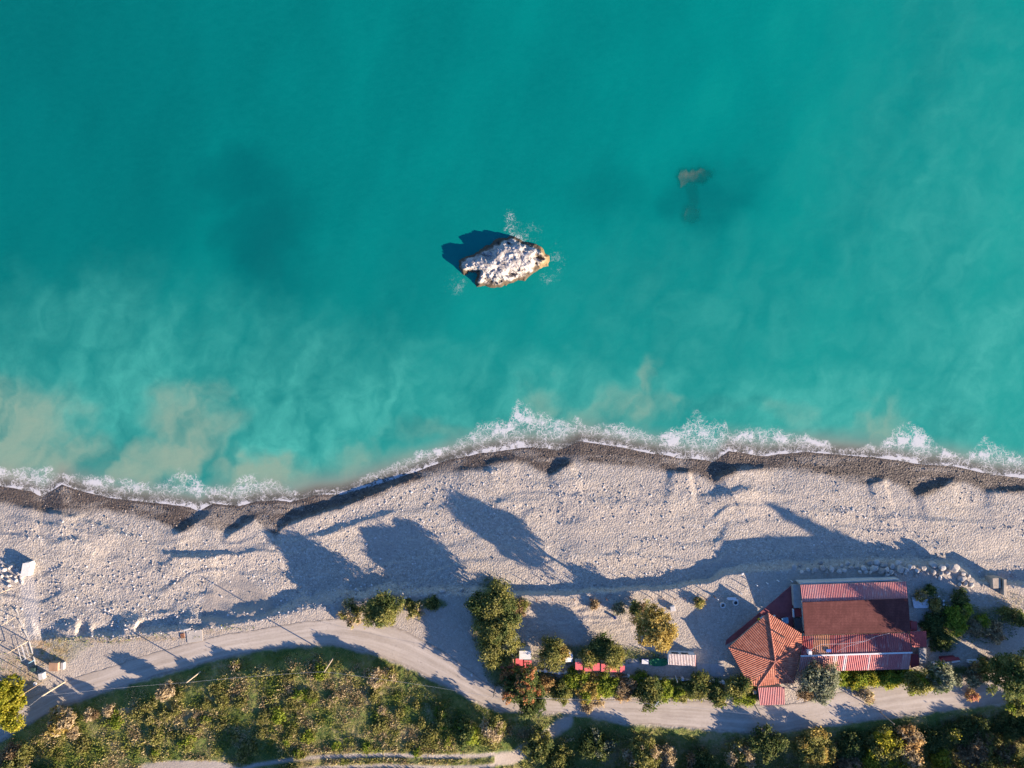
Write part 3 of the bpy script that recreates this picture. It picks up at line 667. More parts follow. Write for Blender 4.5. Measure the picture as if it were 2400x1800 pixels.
mb = MB(); mb.slab([tuple(a_ + Vector((-.1, .16, .16))), tuple(b__ + Vector((.1, .16, .16))), tuple(b__ + Vector((.1, -.16, .16))), tuple(a_ + Vector((-.1, -.16, .16)))][::-1], .06); mb.build('ridge_cap', M_WHITE, rest)
# white gutter wall along the beach side and its grey flat roof end
mb = MB(); mb.prism(Q([(1876,1366.5),(2108,1357.5),(2108,1360.5),(1876,1369.5)], 6.4), GY - .2); mb.build('parapet', M_PALE, rest)
mb = MB(); mb.slab(Q([(1858.5,1370.5),(1874.5,1370.5),(1879,1424.5),(1861,1425)], 5.7), .2); mb.prism(inset(Q([(1859,1371),(1874,1371),(1878,1424),(1862,1424.5)], 5.48), .2), GY - .2); mb.build('flat_roof', M_GREY, rest)
mb = MB()
for v0, zz in ((1427, 5.2),): mb.slab(Q([(1861,1427),(1881,1426),(1883,1445),(1862,1446)], 5.2), .12); mb.prism(inset(Q([(1861,1427),(1881,1426),(1883,1445),(1862,1446)], 5.05), .3), GY - .2)
mb.build('entrance_canopy', M_REDM, rest)
mb = MB(); mb.slab(Q([(1862,1449),(1883,1448),(1885.5,1484),(1863,1478)], 4.9), .12); mb.prism(inset(Q([(1862,1449),(1883,1448),(1885,1484),(1863,1478)], 4.75), .3), GY - .2); mb.build('side_canopy', plain('dark_grey_felt', (.10, .095, .10), .9, .3), rest)
mb = MB(); mb.slab(Q([(1858.6,1428),(1861,1428),(1862,1447),(1859.6,1447)], 5.4), .5); mb.build('fascia', M_WHITE, rest)
corrugated('annex_roof', Q([(2132.5,1480),(2171,1479),(2172,1516.5),(2137.5,1517)], [6.35, 6.35, 6.15, 6.15]), 9, .02, M_REDP, rest)
MB().prism(inset(Q([(2133,1480),(2171,1479),(2172,1516),(2138,1517)], [6.2, 6.2, 6.0, 6.0]), .5), GY - .2).build('wall', M_WALL, rest)
MB().slab(Q([(2134.5,1457),(2149.5,1457),(2149.5,1478.5),(2135.5,1479)], 5.8), .12).prism(inset(Q([(2134.5,1457),(2149.5,1457),(2149.5,1478.5),(2135.5,1479)], 5.6), .3), GY - .2).build('porch_roof', M_REDM, rest)
MB().slab(Q([(2138,1533),(2152,1534),(2155,1560),(2134,1566)], 5.6), .12).prism(inset(Q([(2138,1533),(2152,1534),(2155,1560),(2134,1566)], 5.4), .3), GY - .2).build('porch_roof', M_REDM, rest)
MB().slab(Q([(2153,1520),(2171,1519),(2171,1552),(2155,1556)], 5.0), .12).prism(inset(Q([(2153,1520),(2171,1519),(2171,1552),(2155,1556)], 4.86), .3), GY - .2).build('flat_roof', M_GREY, rest)
sk = MB().box(P(1942, 1525, 7.16), (1.0, .62, .12)).build('skylight', M_BLUE, rest)
MB().ring(P(1942, 1525, 7.1), .01, .02, .01, 4)
c0 = P(1896, 1527.5, 7.3); MB().box(c0, (.72, .78, 1.3), 0, .03).build('chimney', M_WHITE, rest)
for pts in ([(1895,1525,7.5),(1925,1510,7.25),(1975,1509,7.2),(2030,1502,7.2),(2052,1492,6.95),(2085,1484,6.8)], [(1962,1527,7.3),(1985,1515,7.25),(2030,1502,7.2)]):
    MB().tube([P(*p) for p in pts], .035).build('roof_cable', M_PALE, rest)
# --- tiled pavilion
pav = thing('tiled_pavilion', P(1800, 1520, GY), 'many sided pavilion with a steep orange-red tiled roof left of the long building', 'building')
EZ = 6.9; AZ = 7.75
eav = [(1800.5,1436),(1878.5,1484.5),(1880.5,1511),(1861.5,1600),(1777,1608.5),(1756,1607),(1707.5,1517.5)]
E3 = Q(eav, [EZ, EZ, EZ, EZ - .1, EZ - .15, EZ - .15, EZ]); AP = P(1816.8, 1551, AZ)
b = N('clay_tiles'); o = b.obj(); su = b.attr('su'); sv = b.attr('sv')
w1 = b.math('SINE', b.math('MULTIPLY', su, 2 * math.pi / .42)); w2 = b.math('FRACT', b.math('DIVIDE', sv, .62))
cell = b.n('CombineXYZ'); b.put(cell.inputs[0], b.math('FLOOR', b.math('DIVIDE', su, .42))); b.put(cell.inputs[1], b.math('FLOOR', b.math('DIVIDE', sv, .62)))
wn_ = b.n('TexWhiteNoise'); b.put(wn_.inputs[0], cell.outputs[0]); n1 = b.noise(o, .5, 5, .65)
f = b.math('ADD', b.math('MULTIPLY', wn_.outputs[0], .35), b.math('MULTIPLY', n1, .65))
c = b.ramp(f, [(.25, (.27, .088, .052)), (.45, (.37, .130, .078)), (.6, (.43, .17, .105)), (.8, (.50, .235, .155))])
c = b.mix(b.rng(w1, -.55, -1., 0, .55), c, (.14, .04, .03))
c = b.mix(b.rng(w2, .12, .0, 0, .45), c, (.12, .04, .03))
hgt = b.math('ADD', b.math('MULTIPLY', w1, .5), b.math('MULTIPLY', w2, .4))
M_TILE = b.done(b.bsdf(c, .85, .2, b.bump(hgt, .9, .07)))
V, F, SU, SV = [], [], [], []
n_e = len(E3)
for i in range(n_e):
    p, q_ = Vector(E3[i]), Vector(E3[(i + 1) % n_e]); ap = Vector(AP); e = (q_ - p).normalized()
    k0 = len(V)
    for r_ in (p, q_, ap):
        V.append(r_ - pav.location); dlt = r_ - p; SU.append(dlt.dot(e)); SV.append((dlt - e * dlt.dot(e)).length)
    F.append((k0 + 1, k0, k0 + 2))
link('tiled_roof', np_mesh('tiled_roof', V, F, [M_TILE], dict(su=SU, sv=SV)), pav)
MB().prism([(x, y, z - .1) for x, y, z in inset(E3, .1)], 0, [(x, y, z - .22) for x, y, z in inset(E3, .1)]).build('soffit', M_WHITE, pav)
for i in (0, 2, 3, 4, 6):
    mb = MB(); p, q_ = Vector(E3[i]), Vector(AP); n_ = 22
    for j in range(n_):
        a0 = p.lerp(q_, j / n_); a1 = p.lerp(q_, (j + .93) / n_); mb.beam(a0 + Vector((0, 0, .06)), a1 + Vector((0, 0, .03)), .19, 7, .16)
    mb.build('hip_cap', M_TERRA, pav)
MB().prism([(x, y, EZ - .26) for x, y, z in inset(E3, 1.1)], GY - .3).build('wall', plain('ochre_wall', (.42, .30, .22), .85, .25), pav)
mb = MB(); mb.beam(P(1836.5, 1492.5, 7.0), P(1838.5, 1494.5, 8.5), .14, 8).beam(P(1838.5, 1494.5, 8.5), P(1829, 1490.5, 8.55), .16, 8); mb.build('flue_pipe', plain('sooty_steel', (.10, .06, .05), .7, .3), pav)
MB().beam(P(1836, 1508, 7.1), P(1834, 1512, 7.9), .06, 6).build('vent_pipe', M_RUST, pav)
pc = Q([(1776.5,1612),(1839,1609.5),(1840,1651),(1781,1653)], [6.15, 6.15, 5.85, 5.85])
corrugated('porch_roof', pc, 15, .05, sheet_mat('porch_sheet', [(0, (.42, .12, .12)), (.5, (.40, .11, .11)), (1, (.42, .13, .12))], 'LINEAR', .4), pav)
MB().prism(inset([(x, y, z - .14) for x, y, z in pc], .35), GY - .3).build('porch_wall', M_WHITE, pav)
MB().box(P(1768, 1621, 5.3), (.75, .75, .8), 0, .05).build('air_conditioner', M_WOOD, pav)
# --- red paved patio with its table and chairs
patio = MB().slab([(x, y, GY + .10) for x, y, z in Q([(1858,1369),(1859,1475),(1835,1480),(1770,1470),(1700,1512),(1702,1500),(1790,1428)], GY)], .3).build('red_patio', M_PAVE)
tag(patio, kind='structure')
def table(u, v, sx, sy, mat, label, z0=GY + .1, rot=0., h=.75):
    x, y, z = P(u, v, z0); t = thing('patio_table', (x, y, z0), label, 'table')
    MB().box((x, y, z0 + h), (sx, sy, .06), rot, .015).build('tabletop', mat, t)
    for a in (-1, 1):
        for c_ in (-1, 1):
            px, py = a * (sx / 2 - .12), c_ * (sy / 2 - .12); cx, cy = x + px * math.cos(rot) - py * math.sin(rot), y + px * math.sin(rot) + py * math.cos(rot)
            MB().beam((cx, cy, z0), (cx, cy, z0 + h - .03), .03, 6).build('leg', M_STEEL, t)
    return t
def chair(u, v, mat, label, rot=0., z0=GY + .1, s=1.0):
    x, y, z = P(u, v, z0); t = thing('garden_chair', (x, y, z0), label, 'chair')
    L = lambda a, b_, h: (x + a*s*math.cos(rot) - b_*s*math.sin(rot), y + a*s*math.sin(rot) + b_*s*math.cos(rot), z0 + h*s)
    MB().box(L(0, 0, .45), (.5*s, .5*s, .05), rot, .01).build('seat', mat, t)
    MB().box(L(0, .25, .75), (.5*s, .05, .55*s), rot, .01).build('backrest', mat, t)
    for a in (-.2, .2):
        for c_ in (-.2, .2): MB().beam(L(a, c_, 0), L(a, c_, .43), .025, 6).build('leg', mat, t)
    return t
table(1837, 1452, 1.4, 1.3, M_LBLUE, 'light blue square table on the red patio between the roofs', rot=.1)
table(1783, 1446, .85, .65, M_WHITE, 'white rimmed little table beside the tiled roof edge', rot=.5)
chair(1777, 1450, M_YELL, 'yellow chair beside the white table at the tiled roof edge', .6)
chair(1812, 1443, M_WHITE, 'white chair on the red patio under the tip of the tiled roof', .3)
# --- kiosk with the striped roof
kz = GY; kh = 6.15
kio = thing('striped_kiosk', P(1598, 1540, kz), 'white kiosk hut with a red and white striped sheet roof', 'kiosk')
kq = Q([(1567.5,1532.5),(1631.5,1535.5),(1630.5,1561.5),(1566,1557.5)], [kh, kh, kh - .12, kh - .12])
MB().prism([(x, y, z - .1) for x, y, z in inset(kq, .12)], kz - .2).build('wall', M_WHITE, kio)
b = N('red_white_stripes'); o = b.obj(); su = b.attr('su'); sp = b.noise(o, 1.2, 5, .65)
w1 = b.math('FRACT', b.math('MULTIPLY', su, 18.)); st = b.math('GREATER_THAN', w1, .6)
c = b.mix(st, (.70, .62, .56), (.36, .06, .05)); c = b.mix(b.rng(sp, .52, .7, 0, .6), c, (.36, .27, .21))
corrugated('striped_roof', kq, 18, .03, b.done(b.bsdf(c, .6, .3)), kio, prof='box')
n0, n1_ = Vector(inset(kq, .12)[0]), Vector(inset(kq, .12)[1])
for f0, f1 in ((.10, .38), (.48, .76)):
    p, q_ = n0.lerp(n1_, f0), n0.lerp(n1_, f1); wd = (q_ - p).length; cc = (p + q_) / 2; ang = math.atan2((q_ - p).y, (q_ - p).x)
    fr = MB().box((cc.x, cc.y + .02, kz + 1.35), (wd, .08, .85), ang).build('window', M_WOOD, kio)
    MB().box((cc.x, cc.y + .05, kz + 1.35), (wd - .16, .06, .68), ang).build('pane', M_GLASS, fr)
# --- changing cabins
cab_mat = M_PINK
def cabin(u, v, wpx, hpx, z1, label, roof=M_PINK, wall=M_WHITE, group=None, ribs=0, tilt=.18):
    """u, v: middle of the visible roof"""
    t = thing('beach_cabin', P(u, v, kz), label, 'cabin', group)
    q4 = Q([(u - wpx/2, v - hpx/2), (u + wpx/2, v - hpx/2), (u + wpx/2, v + hpx/2), (u - wpx/2, v + hpx/2)], [z1 + tilt, z1 + tilt, z1 - tilt, z1 - tilt])
    MB().prism([(x, y, z - .07) for x, y, z in inset(q4, .07)], kz - .2).build('wall', wall, t)
    if ribs: corrugated('roof', q4, ribs, .03, roof, t)
    else: MB().slab(q4, .06).build('roof', roof, t)
    p, q_ = Vector(inset(q4, .07)[0]), Vector(inset(q4, .07)[1]); cc = (p + q_) / 2
    d = MB().box((cc.x, cc.y + .02, kz + .95), ((q_ - p).length * .6, .06, 1.55)).build('door', plain('cabin_door', (.45, .44, .42), .7, .2), t)
    MB().box((cc.x + .2, cc.y + .06, kz + .95), (.05, .05, .14)).build('handle', M_STEEL, d)
    return t
cabs = [(1357,1561,17,18),(1378,1564.5,17,18),(1397.5,1563,16,17.5),(1418,1565,18,18),(1438,1567.5,17,15),(1459,1568,11,15)]
words_ = ['leftmost red roofed cabin of the row, standing clear of the olive trees', 'red roofed cabin between the end cabin and the small olive tree', 'red roofed cabin just under the small olive tree', 'red roofed cabin at the left edge of the larger olive crown', 'red roofed cabin mostly hidden beneath the larger olive crown', 'narrow red roofed cabin at the right end of the row by the olive crown']
for (u, v, a, c_), lb in zip(cabs, words_):
    cabin(u, v, a, c_, kz + 1.95, lb, group='changing cabins in a row')
cabin(1189, 1556, 31, 22, kz + 2.2, 'broad striped red cabin at the left of the trees', sheet_mat('orange_red_sheet', [(0, (.46, .12, .09)), (1, (.46, .12, .09))], 'LINEAR', .7), ribs=14)
cabin(1217, 1552, 17, 17, kz + 2.0, 'red cabin squeezed between the striped one and the white topped box', group='changing cabins in a row')
cabin(1237, 1557, 18, 18, kz + 2.0, 'red cabin below the white topped box and above the orange crown', group='changing cabins in a row')
t = cabin(1231, 1535.5, 28, 20, kz + 2.5, 'white flat topped box room behind two red cabins', M_WHITE, M_PALE, tilt=.03)
# white canopy behind the olive tree
x, y, z = P(1331, 1541, kz); cv = thing('white_canopy', (x, y, kz), 'white pointed canopy half hidden by the olive tree', 'canopy')
tp = P(1333, 1522, kz + 2.5); base = Q([(1322,1552),(1341,1551),(1343,1536),(1335,1528)], kz + 1.7)
mb = MB(); n_ = len(base); mb.add([tp] + base + [(p[0], p[1], p[2] - .05) for p in base], [(0, i+1, (i+1) % n_ + 1) for i in range(n_)] + [(2*n_, 2*n_-1, 2*n_-2, 2*n_-3)]); mb.build('canvas', M_WHITE, cv)
for p in base: MB().beam((p[0], p[1], kz - .1), p, .04).build('leg', M_STEEL, cv)

# --- low garden fence with white posts
fpts = [(1240,1570),(1278,1572.5),(1310,1577),(1326,1576.5),(1374,1579.5),(1424,1583.5),(1474,1586),(1524,1590),(1600,1592),(1673,1597),(1695,1599.5)]
fen = thing('garden_fence', P(1474, 1588, kz), 'low pale fence rail with stout white posts in front of the green hedge', 'fence')
mb = MB(); f3 = [P(u, v + 1, kz + .75) for u, v in fpts]
for p, q_ in zip(f3[:-1], f3[1:]):
    d = (Vector(q_) - Vector(p)); an = math.atan2(d.y, d.x); cc = (Vector(p) + Vector(q_)) / 2
    mb.box((cc.x, cc.y, kz + .35), (d.length - .3, .14, .8), an); mb.box((cc.x, cc.y, kz + .80), (d.length - .3, .22, .08), an)
mb.build('rail', M_PALE, fen)
for i, (u, v) in enumerate(fpts[1:]):
    x, y, z = P(u, v, kz + .9)
    pb = MB().box((x, y, kz + .45), (.46, .46, 1.1), .05, .03).build('post', M_WHITE, fen)
    MB().box((x, y, kz + 1.06), (.58, .58, .10), .05, .03).build('cap', M_WHITE, pb)
    MB().box((x + .12, y - .26, kz + .45), (.3, .06, .9), .05).build('panel', M_REDP if i % 2 else M_BLUE, pb)
# --- fence east of the building
fe = thing('white_wall', P(2260, 1560, kz), 'low broken white wall with a red strip right of the long building', 'wall')
MB().prism(Q([(2185,1555),(2225,1551),(2226,1555),(2186,1559)], kz + 1.0), kz - .1).prism(Q([(2231,1550),(2250,1547),(2250,1551),(2231,1554)], kz + 1.0), kz - .1).prism(Q([(2272,1549),(2318,1547),(2318,1552),(2272,1555)], kz + 1.0), kz - .1).build('wall_panel', M_WHITE, fe)
MB().slab(Q([(2205,1543),(2246,1540),(2252,1547),(2206,1551)], kz + 1.4), .1).prism(inset(Q([(2205,1543),(2246,1540),(2252,1547),(2206,1551)], kz + 1.3), .3), kz - .1).build('red_cover', M_REDM, fe)

# ------------------------------------------------------------------ small things
def box_thing(name, u, v, zb, size, mat, label, cat, rot=0., bev=.03, group=None, lid=None):
    x, y, _ = P(u, v, zb + size[2]); mb = MB().box((x, y, zb + size[2] / 2), size, rot, bev)
    if lid: mb.cur = 1; mb.box((x, y, zb + size[2] + .02), (size[0] * .92, size[1] * .92, .04), rot, 0)
    o_ = mb.build(name, [mat] + ([lid] if lid else [])); return tag(o_, label, cat, group)
box_thing('white_box', 1577, 1427, GY, (1.0, 1.05, .7), M_WHITE, 'white square box alone on the gravel right of the yellow tree', 'box', .15, .04, lid=M_PALE)
x, y, z = P(1440.5, 1446.5, GY); mb = MB().ring((x, y, GY - .05), .22, .28, .6, 14); mb.cur = 1; mb.add([(x + .24*math.cos(i*.45), y + .24*math.sin(i*.45), GY + .2) for i in range(14)], [tuple(range(14))])
tag(mb.build('bucket', [M_BLUE, M_DARK]), 'small dark blue bucket on the gravel yard below the round green shrub', 'bucket')
for u, v, lb, inn in ((1694, 1418.5, 'empty pale concrete ring lying alone on the shaded gravel', None), (1724, 1412.5, 'pale concrete ring planter with dark soil beside the white bench', M_DARK)):
    x, y, z = P(u, v, GY + .3); mb = MB().ring((x, y, GY - .1), .38, .60, .6, 24)
    if inn: mb.cur = 1; mb.add([(x + .39*math.cos(i*.2618), y + .39*math.sin(i*.2618), GY + .35) for i in range(24)], [tuple(range(24))])
    tag(mb.build('concrete_ring', [M_PALE] + ([inn] if inn else [])), lb, 'concrete ring', 'concrete rings on the gravel')
# white sun bench
x, y, z = P(1716, 1402, GY); bn_ = thing('white_bench', (x, y, GY), 'white plastic lounge bench beside the ring planter on the shaded gravel', 'bench')
MB().box((x, y, GY + .4), (1.5, .62, .1), -.08, .02).build('seat', M_WHITE, bn_); MB().box((x - .95, y + .1, GY + .62), (.62, .5, .08), -.5, .02).build('backrest', M_WHITE, bn_); MB().box((x + .95, y - .28, GY + .38), (.5, .25, .08), -.1, .02).build('footrest', M_WHITE, bn_)
for a in (-.6, .6):
    for c_ in (-.2, .2): MB().beam((x + a, y + c_, GY), (x + a, y + c_, GY + .36), .05).build('leg', M_WHITE, bn_)
# short white posts along the terrace
for i, (u, v) in enumerate([(1680,1402),(1735,1389),(1749,1375.5),(1771,1369.5),(1796,1365.5),(1821,1359.5),(1853,1360.5)]):
    g = G(u, v); x, y, z = P(u, v, g); tag(MB().beam((x, y, g - .1), (x + .03, y, g + .95), .09, 8, .08).box((x + .03, y, g + .97), (.2, .2, .05)).build('white_post', M_WHITE), 'short white post in the shaded row on the gravel beside the red roofed buildings', 'post', 'short white posts')
# rusty thin posts along the embankment
for i, (u, v) in enumerate([(1226,1402),(1257,1404),(1294,1402),(1345,1403),(1383,1402),(1420,1401),(1475,1400),(1526,1400),(1552,1400),(1579,1401),(1602,1400),(1630,1400),(1652,1401),(1672,1396)]):
    g = G(u, v); x, y, z = P(u, v, g); tag(MB().beam((x, y, g - .2), (x + .02, y, g + 1.55), .085, 7, .07).beam((x + .02, y, g + 1.55), (x + .02, y, g + 1.60), .10, 7).build('thin_post', M_RUST), 'thin rusty post in the row along the edge of the gravel embankment', 'post', 'rusty posts along the embankment')
# green tarp, blue box, slab, litter
V3, F, a, c_, z = height_patch(1522, 1566, 1541, 1562, 1.2, lambda u, v: np.where(np.hypot((u - 1544) / 23, (v - 1552) / 10) + (fbm(u / 6, v / 6, 161, 2) - .5) * .35 < 1, GY + .25 + (fbm(u / 5, v / 5, 163, 3)) * .5, GY - .3))
tag(link('green_tarpaulin', np_mesh('green_tarpaulin', V3, F, [M_GREEN], smooth=True)), 'crumpled bright green tarpaulin left of the striped kiosk', 'tarpaulin')
box_thing('blue_crate', 1512, 1551, GY, (1.5, 1.0, .55), M_BLUE, 'blue crate with a white lid left of the green tarpaulin', 'crate', -.05, .03, lid=M_WHITE)
tag(MB().slab([(x, y, GY + .14) for x, y, z in Q([(1634,1554),(1697,1556),(1697,1584),(1668,1584),(1632,1572)], GY)], .3).build('concrete_slab', M_GREY), 'grey concrete slab right of the striped kiosk', 'slab')
tag(MB().slab([(x, y, GY + .10) for x, y, z in Q([(1466,1543),(1496,1543),(1498,1562),(1466,1564)], GY)], .3).build('concrete_slab', M_GREY), 'bluish concrete slab beside the right end of the cabin row', 'slab')
tag(MB().slab([(x, y, GY + .12) for x, y, z in Q([(1694,1598),(1716,1610),(1716,1645),(1696,1642)], GY)], .3).build('paved_path', M_PALE), kind='structure')
tag(MB().slab([(x, y, z + .1) for x, y, z in Q([(437,1478),(474,1476),(476,1502),(440,1507)], [G(437,1478), G(474,1476), G(476,1502), G(440,1507)])], .5).build('concrete_slab', plain('sandy_concrete', (.40, .36, .30), .9, .2, 1.2)), 'square pale concrete slab at the top of the stony bank by the road', 'slab')
g = G(428, 1490); x, y, z = P(428, 1490, g); tag(MB().box((x, y, g + .05), (.85, 1.0, .16), .1, .02).box((x, y, g + .15), (.25, .08, .06)).build('rusty_hatch', M_RUST), 'small rusty hatch cover left of the square concrete slab', 'hatch')
box_thing('white_plank', 438, 1476, G(438, 1476) + .1, (1.5, .35, .12), M_PALE, 'short white plank on the bank above the square slab', 'plank', .25)
# white block on the beach at the left, brown box near the pole
g = G(63, 1333); x, y, z = P(63, 1333, g + 1.0)
mb = MB(); q = [(-1.05,-1.45),(.55,-1.5),(1.05,.9),(.75,1.45),(-.6,1.25)]
mb.prism([(x + a, y + c_, g + 1.35 - .12 * a) for a, c_ in q], g - .3, [(x + a * 1.08, y + c_ * 1.05, g - .3) for a, c_ in q]).build('white_block', M_PALE); tag(bpy.data.objects['white_block'], 'big white concrete block on the shingle above the shaded rubble', 'concrete block')
x, y, z = P(136, 1557, G(136, 1560)); g = G(136, 1560); bx = thing('rusty_hut', (x, y, g), 'small square rusty topped hut beside the road', 'hut')
MB().box((x, y, g + .6), (1.7, 1.65, 1.5), -.03, .03).build('wall', M_WOOD, bx); MB().box((x - .05, y, g + 1.39), (1.9, 1.8, .1), -.03, .02).build('roof', plain('rust_patched_sheet', (.36, .22, .13), .85, .35, .9), bx); MB().box((x + 1.35, y - .1, g + .35), (.62, 1.5, .9), -.03, .02).build('side_bin', M_GREY, bx)

# ------------------------------------------------------------------ poles, posts and wires
def pole(u, v, top_uv, mat, label, r=.13, cross=False, name='utility_pole', lamp=False):
    g = G(u, v); b0 = Vector(P(u, v, g)); ratio = math.hypot(top_uv[0] - 1200, top_uv[1] - 900) / math.hypot(u - 1200, v - 900)
    zt = H - (H - g) / ratio; b1 = Vector(P(top_uv[0], top_uv[1], zt)); t = thing(name, b0, label, 'pole')
    MB().beam(b0 - Vector((0, 0, .3)), b1, r, 9, r * .78).build('shaft', mat, t)
    if cross:
        MB().box((b1.x, b1.y, zt - .35), (1.3, .1, .1), .9).build('crossarm', mat, t)
        for a in (-.5, .5): MB().beam((b1.x + a * .62, b1.y + a * .78, zt - .3), (b1.x + a * .62, b1.y + a * .78, zt - .08), .05).build('insulator', M_WHITE, t)
    if lamp: MB().box((b1.x + .1, b1.y - .3, zt), (.22, .7, .12), .2, .03).build('lamp_head', M_STEEL, t)
    return b1
pa = pole(152, 1598, (98.5, 1631.5), M_POLE, 'pale wooden pole leaning out over the road near the rusty hut', .17)
pb_ = pole(470, 1574.5, (437, 1599.8), M_POLE, 'pale wooden pole on the shaded green bank left of the bend', .13)
pc_ = pole(780, 1543.5, (760, 1574.5), M_POLE, 'wooden pole on the weedy bank at the bend of the road', .13)
pd = pole(1160, 1608, (1156.5, 1634), M_WOOD, 'dark wooden pole by the road left of the orange crown', .12, True)
pe = pole(1533, 1628, (1540, 1651), M_STEEL, 'grey metal pole at the road edge under the dark olive tree', .12, True)
pf = pole(1583, 1583, (1588, 1598.5), M_WHITE, 'slim white pole behind the fence below the striped kiosk', .08)
pg = pole(1764, 1644, (1783.5, 1678), M_WOOD, 'dark pole at the road edge left of the striped porch', .12)
ph = pole(2062, 1668, (2096, 1697), M_WOOD, 'dark pole on the shaded road verge below the bright hedge', .12)
def wire(a, b_, sag, label, r=.022):
    pts = []; n_ = 16
    for i in range(n_ + 1):
        t = i / n_; p = a.lerp(b_, t); pts.append(p - Vector((0, 0, sag * 4 * t * (1 - t))))
    tag(MB().tube(pts, r, 4).build('overhead_wire', M_GREY), label, 'wire', 'overhead wires between the poles')
wire(pa, pb_, .5, 'thin wire between the two left wooden poles'); wire(pb_, pc_, .5, 'thin wire from the green bank pole to the pole at the bend'); wire(pc_, pd, .6, 'thin wire from the pole at the bend to the dark pole by the orange crown')
wire(pd, pe, .6, 'thin wire over the road between the orange crown and the dark olive'); wire(pa, Vector(P(-60, 1755, 10.)), .3, 'thin wire leaving the leaning pole over the yellow green pine')
wire(pe, pg, .5, 'thin wire over the road toward the striped porch')
# fenced plot at the left edge: tall posts, low wall, small pieces
def tall(u, v, top, r, mat, label):
    pole(u, v, top, mat, label, r, name='fence_post')
tall(27, 1379, (-14, 1396), .08, M_POLE, 'topmost leaning pale post of the fenced plot at the left edge')
tall(35, 1446, (2, 1467), .07, M_POLE, 'pale post of the fenced plot level with the pale gravel ramp')
tall(66, 1502, (18, 1531), .09, M_POLE, 'tallest pale post of the fenced plot beside the metal rack')
tall(62, 1577, (44, 1591), .07, M_POLE, 'slim pale post of the fenced plot above the pine crown')
tall(99, 1599, (47, 1631), .08, M_WOOD, 'brown post of the fenced plot nearest the leaning roadside pole')
tall(80, 1547, (67, 1554.5), .09, M_LBLUE, 'short light blue post at the lower end of the metal rack')
tall(4, 1503, (-30, 1518), .08, M_POLE, 'pale post of the fenced plot cut off by the left edge')
z0 = G(60, 1520); rk = thing('metal_rack', P(62, 1520, z0), 'tall pale metal rack frame in the fenced plot', 'rack')
a1, a2, a3, a4 = [Vector(P(u, v, z0)) for u, v in ((56,1506),(66,1504),(75,1536),(65,1541))]
for p in (a1, a2, a3, a4): MB().beam(p - Vector((0, 0, .1)), p + Vector((0, 0, 1.9)), .035).build('leg', M_STEEL, rk)
mb = MB()
for p, q_ in ((a1, a2), (a2, a3), (a3, a4), (a4, a1)): mb.beam(p + Vector((0, 0, 1.9)), q_ + Vector((0, 0, 1.9)), .05); mb.beam(p + Vector((0, 0, .9)), q_ + Vector((0, 0, .9)), .035)
mb.build('frame', M_STEEL, rk)
mb = MB(); wl = [(38,1424),(45,1448),(56,1474),(68,1500),(78,1535),(86,1565),(96,1592)]
for (u1, v1), (u2, v2) in zip(wl[:-1], wl[1:]):
    z1, z2 = G(u1, v1), G(u2, v2); p, q_ = Vector(P(u1, v1, z1)), Vector(P(u2, v2, z2)); d = q_ - p
    mb.box(((p.x + q_.x) / 2, (p.y + q_.y) / 2, (z1 + z2) / 2 + .0), (d.length - .55, .18, .40), math.atan2(d.y, d.x), .02)
tag(mb.build('plot_wall', M_GREY), 'low broken pale wall along the right side of the fenced plot', 'wall')
box_thing('dark_bin', 76, 1570, G(76, 1570), (.9, .9, .9), plain('dark_green_plastic', (.03, .06, .055), .6, .3), 'dark green bin inside the corner of the fenced plot', 'bin', .2)
box_thing('white_cabinet', 95, 1586, G(95, 1586), (1.0, 1.3, 1.0), M_PALE, 'white cabinet at the corner of the fenced plot', 'cabinet', .15)
g = G(83, 1602); x, y, z = P(83, 1602, g); tag(MB().ring((x, y, g), .18, .36, .22, 16).build('painted_ring', M_WHITE), 'white painted ring lying by the fenced plot corner', 'tyre')
box_thing('white_tub', 54, 1608, G(54, 1608), (.5, .5, .4), M_WHITE, 'white tub in the shade above the pine crown', 'tub')
box_thing('blue_tub', 46, 1592, G(46, 1592), (.45, .4, .45), M_LBLUE, 'light blue tub at the foot of a slim pale post', 'tub')
# right-hand bits
g = G(2333, 1375) ; mb = MB(); x, y, z = P(2338, 1365, 4)
mb.box((x - .8, y + .1, g - .2), (1.7, 2.2, 2.2), .05, .05).box((x + .75, y - .7, g - .1), (.6, 3.4, 2.6), .0, .05)
tag(mb.build('broken_seawall', plain('brown_concrete', (.36, .30, .23), .9, .35)), 'broken brown concrete stub jutting from the bank onto the shingle', 'wall')
box_thing('white_sack', 2176, 1461, GY, (.9, .65, .45), M_WHITE, 'white sack in the shade right of the long building', 'sack', -.5, .12)
x, y, z = P(2155, 1408, GY)
tag(MB().slab([(p[0], p[1], GY + .35) for p in Q([(2135,1398),(2172,1402),(2176,1424),(2140,1424)], GY)], .2).build('metal_sheets', M_STEEL), 'stack of grey metal sheets against the right end of the upper roof', 'sheets')
rg_ = random.Random(5)
for i in range(26):
    u, v = rg_.uniform(2192, 2246), rg_.uniform(1398, 1428); s_ = rg_.uniform(.22, .5); x, y, z = P(u, v, GY)
    tag(MB().box((x, y, GY + s_ * .35), (s_, s_ * rg_.uniform(.5, 1), s_ * .7), rg_.uniform(0, 3), s_ * .12).build('rubble_piece', M_WHITE if i % 3 else M_GREY), 'angular pale rubble piece in the heap among the bushes right of the long building', 'rubble', 'rubble heap')
for u, v, c_ in ((1335,1562,0),(1300,1568,1)):
    pass
tall_g = [(1106,1581)]
for u, v in tall_g:
    g = G(u, v); x, y, z = P(u, v, g); tag(MB().beam((x, y, g - .1), (x, y, g + .5), .26, 10, .2).beam((x, y, g + .5), (x, y, g + .6), .12, 8).build('white_bollard', M_WHITE), 'small white bollard at the corner of the gravel lot', 'bollard')

